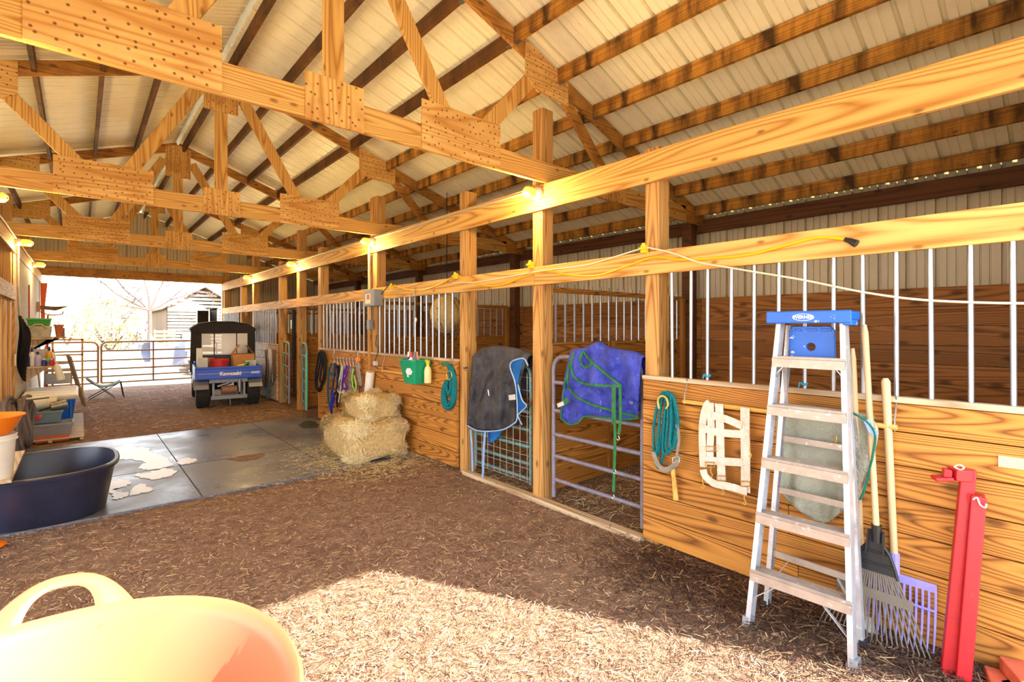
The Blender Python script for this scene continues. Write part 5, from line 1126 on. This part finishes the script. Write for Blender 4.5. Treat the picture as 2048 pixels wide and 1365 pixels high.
m = MB(); m.cyl((KX-.14, 11.6, .35), (KX+.14, 11.6, .35), .085, 18); m.build('muffler', plain('rusty_muffler', S(146, 106, 84), .6, .3, .25, 14), kc, smooth=True)
m = MB(); m.box(KX-.1, KX+.1, 11.7, 12.0, .4, .56); m.cyl((KX+.2, 11.65, .3), (KX+.2, 11.65, .55), .05, 12); m.cyl((KX-.2, 11.7, .42), (KX+.05, 11.7, .5), .035, 10); m.build('engine', M['steel'], kc, smooth=True)
m = MB(); m.cyl((KX+.02, 11.56, .16), (KX+.02, 11.56, .04), .012, 8); m.build('hitch', M['steel'], kc)
# cab and soft top
m = MB(); m.box(KX-.58, KX+.58, 12.72, 13.6, .32, .62); m.box(KX-.55, KX+.55, 13.5, 14.2, .3, .85); m.build('cab_body', M['kblue'], kc, bevel=.03)
m = MB(); m.box(KX-.5, KX+.5, 12.75, 12.88, .62, 1.05); m.box(KX-.5, KX+.5, 12.8, 13.2, .6, .74); m.build('seat', M['black'], kc, bevel=.03)
top_ = [(-.64, 1.58), (-.61, 1.63), (-.47, 1.72), (-.2, 1.765), (.2, 1.765), (.47, 1.72), (.61, 1.63), (.64, 1.58)]
m = MB(); m.grid(lambda u, v: (KX+ (lambda k: top_[int(k)][0]*(1-(k % 1))+top_[min(int(k)+1, 7)][0]*(k % 1))(u*6.999), 12.68+v*1.15, (lambda k: top_[int(k)][1]*(1-(k % 1))+top_[min(int(k)+1, 7)][1]*(k % 1))(u*6.999)+.02*math.sin(v*PI)), 28, 8); m.build('soft_top', M['soft'], kc, smooth=True, thick=.02)
m = MB(); m.prism([(KX+x, 12.69, z-.01) for x, z in top_]+[(KX+.60, 12.69, 1.50), (KX-.60, 12.69, 1.50)], (0, .02, 0)); m.box(KX-.62, KX-.42, 12.69, 12.71, .9, 1.52); m.box(KX+.46, KX+.63, 12.69, 12.71, .85, 1.52); m.build('rear_curtain', M['soft'], kc)
m = MB(); m.box(KX-.43, KX+.47, 12.685, 12.69, 1.03, 1.51); m.build('rear_window', M['vinyl'], kc)
for x in (-.2, .24): m = MB(); m.box(KX+x, KX+x+.02, 12.678, 12.686, 1.03, 1.51); m.build('seam', M['soft'], kc)
for s in (-1, 1):
    for y in (12.74, 13.7): m = MB(); m.cyl((KX+s*.6, y, .6), (KX+s*.58, y, 1.6), .02, 8); m.build('roof_post', M['black'], kc, smooth=True)
# load in the bed
bucket('bright red bucket standing in the bed of the utility cart', (KX-.15, 11.95, .615), .15, .185, .36, M['bred'])
def cardbox(lab, x0, x1, y0, y1, z0, z1, mat, flaps=True):
    t = thing('cardboard_box', lab, 'box', ((x0+x1)/2, (y0+y1)/2, z0)); m = MB(); m.box(x0, x1, y0, y1, z0, z1); m.build('body', mat, t)
    if flaps:
        m = MB(); m.hexa([(x0, y0, z1), (x0, y1, z1), (x0+.006, y1, z1), (x0+.006, y0, z1)], [(x0+.14, y0, z1+.2), (x0+.14, y1, z1+.2), (x0+.146, y1, z1+.2), (x0+.146, y0, z1+.2)]); m.hexa([(x1, y0, z1), (x1, y1, z1), (x1+.005, y1, z1), (x1+.005, y0, z1)], [(x1-.14, y0, z1+.18), (x1-.14, y1, z1+.18), (x1-.135, y1, z1+.18), (x1-.135, y0, z1+.18)]); m.build('flap', mat, t)
    return t
cardbox('open cardboard box with upright flaps in the cart bed', KX+.12, KX+.54, 12.1, 12.55, .615, 1.06, M['card'])
m = MB(); m.box(KX-.55, KX-.36, 11.7, 11.9, .62, 1.02); tag(m.build('white_sack', M['ltgrey'], bevel=.02), 'white sack standing in the left corner of the cart bed', 'sack')
m = MB(); m.box(KX-.54, KX-.43, 12.3, 12.4, .62, 1.2); tag(m.build('paper_stack', M['white'], bevel=.006), 'tall white carton behind the white sack in the cart bed', 'carton')
t = thing('green_bowl', 'green plastic bowl tilted in the cart bed', 'bowl', (KX+.3, 11.8, .66)); MB().lathe((KX+.32, 11.75, .77), [(.08, 0), (.14, .09), (.13, .09), (.07, .01)], 20, mat=Matrix.Rotation(-.5, 3, 'Y')).build('body', M['bgreen'], t, smooth=True)
m = MB(); m.beam((KX+.16, 11.72, .84), (KX+.36, 11.72, .86), .08, .03); tag(m.build('yellow_tool', M['yellow'], bevel=.008), 'yellow tool lying beside the green bowl in the cart bed', 'tool')
m = MB(); m.box(KX+.34, KX+.55, 11.9, 12.05, .62, .93); tag(m.build('grey_crate', M['ltgrey'], bevel=.008), 'pale grey crate in the right corner of the cart bed', 'crate')
m = MB(); m.box(KX-.36, KX-.2, 12.25, 12.5, .62, .98); tag(m.build('brown_bag', M['bbrown'], bevel=.03), 'brown bag behind the red bucket in the cart bed', 'bag')

bpy.context.view_layer.update()
PIV = Matrix.Translation((KX-.06, 11.5, 0)) @ Matrix.Rotation(-.11, 4, 'Z') @ Matrix.Translation((-KX, -11.5, 0))
for o in list(bpy.data.objects):
    if o.name not in ALLB and o.parent is None: o.matrix_world = PIV @ o.matrix_world
# ------------------------------------------------------------------ far gate and the yard
def farleaf(lab, xa, xb, Y):
    t = thing('tube_gate', lab, 'gate', ((xa+xb)/2, Y, 0)); zt, zb, r_ = 1.245, .12, .13
    path = [(xa, zb), (xa, zt-r_)]+[(xa+r_-r_*math.cos(a), zt-r_+r_*math.sin(a)) for a in (PI/6, PI/3, PI/2)]+[(xb-r_+r_*math.sin(a), zt-r_+r_*math.cos(a)) for a in (0, PI/6, PI/3, PI/2)]+[(xb, zb)]
    m = MB(); m.tube([(x, Y, z) for x, z in path], .026, 9); m.build('frame', M['gatefar'], t, smooth=True)
    for z in (1.0, .74, .50, .30, .12): m = MB(); m.cyl((xa, Y, z), (xb, Y, z), .022, 8); m.build('rail', M['gatefar'], t, smooth=True)
    for f in (.42, .76): 
        if xb-xa > 2: m = MB(); m.cyl((xa+(xb-xa)*f, Y, zb), (xa+(xb-xa)*f, Y, zt), .022, 8); m.build('upright', M['gatefar'], t, smooth=True)
farleaf('short tube gate leaf at the left of the far doorway', -.68, .37, 17.6); farleaf('long tube gate leaf closing the far doorway behind the cart', .44, 3.2, 17.6)
# old barn
bx0, bx1, by0, by1, bz, be, bp = 4.4, 8.6, 40.0, 49.8, .0, 3.1, 4.45
ob = thing('log_barn', 'weathered old log barn with a rusty gable roof beyond the far gate', 'barn', (6.5, 45, bz))
m = MB(); z = .1
while z < be-.05:
    for (a, b) in ((bx0, 6.05), (7.35, bx1)) if 1.55 < z < 2.9 else ((bx0, 5.9), (6.9, bx1)) if z < 1.3 else ((bx0, bx1),): m.beam((a, by0, z+.1), (b, by0, z+.1), .16, .165)
    z += .215
zz = be
while zz < bp-.2:
    k = (zz-be)/(bp-be); m.beam((bx0+2.1*k+.15, by0, zz), (bx1-2.1*k-.15, by0, zz), .05, .16); zz += .25
m.build('front_wall', M['old'], ob)
m = MB()
for k in range(28): y = by0+.1+k*.35; m.box(bx0-.03, bx0+.02, y, y+.335, .1, be-.02)
m.build('side_wall', M['oldd'], ob); m = MB(); m.box(bx1-.05, bx1, by0, by1, .1, be); m.box(bx0, bx1, by1-.05, by1, .1, be); m.build('rear_wall', M['oldd'], ob)  # shade of the barn's side wall put into darker brown wood
m = MB()
for s in (-1, 1):
    c = 6.5; e_ = 2.1+.35; m.prism([(c, by0-.5, bp+.02), (c+s*e_, by0-.5, bp-(bp-be)*e_/2.1), (c+s*e_, by0-.5, bp-(bp-be)*e_/2.1-.05), (c, by0-.5, bp-.04)], (0, by1-by0+.9, 0))
m.build('roof', plain('rusty_tin_roof', S(96, 70, 58), .7, 0, .25, 3, second=S(130, 116, 108), sec=(.5, .6)), ob)
m = MB(); m.box(6.05, 6.1, by0-.05, by0+.1, 1.5, 2.95); m.box(7.3, 7.35, by0-.05, by0+.1, 1.5, 2.95); m.box(6.05, 7.35, by0-.05, by0+.1, 1.5, 1.56); m.box(6.78, 6.83, by0-.05, by0+.05, 1.5, 2.95); m.build('opening_frame', M['sillZ'], ob)
m = MB(); m.box(5.2, 5.95, by0-.25, by0-.2, .0, 1.25); m.build('loose_panel', M['osb'], ob)
# bare tree
M['bark'] = plain('grey_bark', S(92, 78, 72), .9, 0, .25, 8)
def tree(lab, base, h, seed, limbs, r0=.13):
    t = thing('bare_tree', lab, 'tree', base); q = random.Random(seed); m = MB(); base = V(base); k = base+V((.05, 0, h))
    m.tube([base, base.lerp(k, .5)+V((.04, 0, 0)), k], [r0*1.2, r0, r0*.85], 9)
    def grow(p, d, L, r, lev):
        pts = [p]; dd = V(d)
        for i in range(5): dd = (dd+V((q.gauss(0, .16), q.gauss(0, .16), q.gauss(.02, .12)))).normalized(); pts.append(pts[-1]+dd*L/5)
        m.tube(pts, [max(r*(1-.15*i), .012) for i in range(6)], 5 if lev else 6)
        if lev < 3:
            for i in (2, 3, 4, 5):
                for _ in range(2 if lev == 0 else 1): dv = (dd+V((q.gauss(0, .7), q.gauss(0, .7), q.gauss(.1, .5)))).normalized(); grow(pts[i], dv, L*q.uniform(.4, .6), r*(1-.16*i)*.6, lev+1)
    for d, L in limbs: grow(k, V(d).normalized(), L, r0*.62, 0)
    m.build('branches', M['bark'], t, smooth=True)
tree('bare grey tree with forked limbs beside the old barn', (3.22, 38, -.05), 2.75, 4, [((-1.3, 0, .75), 4.6), ((-.9, .3, 1), 3.2), ((.05, 0, 1), 3.0), ((.5, -.2, 1), 3.2), ((1.2, .2, .6), 3.0), ((-1.0, -.2, .1), 2.2)])
def shrub(lab, c, r, n, seed, cols, sz=.14):
    t = thing('shrub', lab, 'shrub', (c[0], c[1], 0)); q = random.Random(seed); vs, fs = [], []; m = MB()
    for k in range(7): a = q.uniform(0, 6.28); m.tube([(c[0], c[1], -.1), (c[0]+math.cos(a)*r[0]*.3, c[1]+math.sin(a)*r[1]*.3, c[2]*.7), (c[0]+math.cos(a)*r[0]*.6, c[1]+math.sin(a)*r[1]*.6, c[2]+r[2]*.4)], [.06, .04, .015], 5)
    m.build('stems', M['bark'], t); m = MB()
    for i in range(n):
        u, w, z = q.uniform(0, 6.28), q.uniform(.35, 1)**.5, q.uniform(-1, 1); k = math.sqrt(1-z*z)*w*(1+.22*math.sin(u*5)+.2*math.sin(z*9+u*3)); p = V((c[0]+math.cos(u)*k*r[0], c[1]+math.sin(u)*k*r[1], max(c[2]+z*w*r[2], .05)))
        a = V((q.gauss(0, 1), q.gauss(0, 1), q.gauss(0, 1))).normalized(); b = a.orthogonal()*sz*q.uniform(.5, 1); a = a*sz*q.uniform(.6, 1.1); j = len(vs); vs += [p-a, p+b*.5, p+a, p-b*.5]; fs.append((j, j+1, j+2, j+3))
    m.v, m.f = vs, fs; m.build('leaves', cols, t, fix=False)
M['leafy'] = strawmat('yellow_green_leaves', [(0, S(130, 140, 60)), (.5, S(186, 180, 100)), (1, S(160, 140, 90))])
M['leafp'] = strawmat('pale_dry_leaves', [(0, S(160, 144, 98)), (.5, S(190, 172, 120)), (1, S(150, 122, 80))])
shrub('yellow green shrub left of the bare tree', (2.0, 52, 2.7), (2.6, 2.0, 1.7), 1300, 2, M['leafy'])
shrub('low pale dry shrub in front of the yellow green shrub', (1.6, 45, 1.2), (2.0, 1.4, 1.2), 900, 3, M['leafp'])
shrub('pale scrub at the far left of the yard', (-4.6, 56, 2.2), (2.8, 2.0, 2.2), 1300, 5, M['leafp'])
shrub('pale tall scrub between the left edge and the yellow green shrub', (-.9, 62, 2.6), (2.6, 2.0, 2.4), 1200, 9, M['leafp'])
# junk in the yard
M['tarp'] = plain('white_sheet_metal', S(112, 116, 136), .5, .1, .06)
t = thing('sheet_metal_piece', 'bent white sheet metal piece standing in the yard beyond the gate', 'sheet metal', (2.6, 23.5, 0))
m = MB(); m.grid(lambda u, v: (2.05+1.2*u, 23.6+.5*math.sin(u*PI), .05+v*(.85+.5*abs(2*u-1)**2)), 16, 6); m.build('curved_panel', M['tarp'], t, smooth=True, thick=.02)
m = MB(); m.prism([(3.15, 23.4, .7), (3.42, 23.4, .62), (3.2, 23.4, 1.35)], (0, .03, 0)); m.build('fin', M['tarp'], t)
m = MB(); m.grid(lambda u, v: (1.7+.4*u, 23.9+.2*math.sin(v*3), .3+.75*v), 6, 8); m.build('side_panel', M['tarp'], t, smooth=True, thick=.02)
for i, (x, y, z, rz, l) in enumerate(((3.35, 21.3, 0, .1, 'grey slatted pallet at the bottom of the yard pile'), (3.5, 21.4, .16, .3, 'grey slatted pallet in the middle of the yard pile'), (3.55, 21.5, .32, -.1, 'topmost pallet of the yard pile behind the gate'))):
    t = thing('pallet', l, 'pallet', (x, y, z)); Mz = Matrix.Rotation(rz, 3, 'Z')
    for k in range(7): m = MB(); m.box(-.6, .6, -.5+k*.155, -.5+k*.155+.1, .11, .13); m.v = [Mz @ p+V((x, y, z)) for p in m.v]; m.build('slat', M['oldd'], t)
    for b in (-.55, 0, .5): m = MB(); m.box(b, b+.05, -.5, .53, .0, .11); m.v = [Mz @ p+V((x, y, z)) for p in m.v]; m.build('stringer', M['oldd'], t)
t = thing('pallet', 'yellowish pallet standing by the corner of the old barn', 'pallet', (4.1, 39, 0))
for k in range(4): m = MB(); m.box(3.55, 4.7, 38.9, 38.94, .5+k*.26, .66+k*.26); m.build('slat', M['beamX'], t)
for x in (3.6, 4.1, 4.6): m = MB(); m.box(x, x+.06, 38.95, 39.05, 0, 1.5); m.build('stringer', M['beamZ'], t)
m = MB(); m.beam((1.0, 24.5, .04), (2.3, 24.3, .06), .14, .05); tag(m.build('grey_board', M['old']), 'grey board lying on the yard left of the sheet metal', 'board')
for o in bpy.data.objects:
    if '_o' in o.keys(): del o['_o']
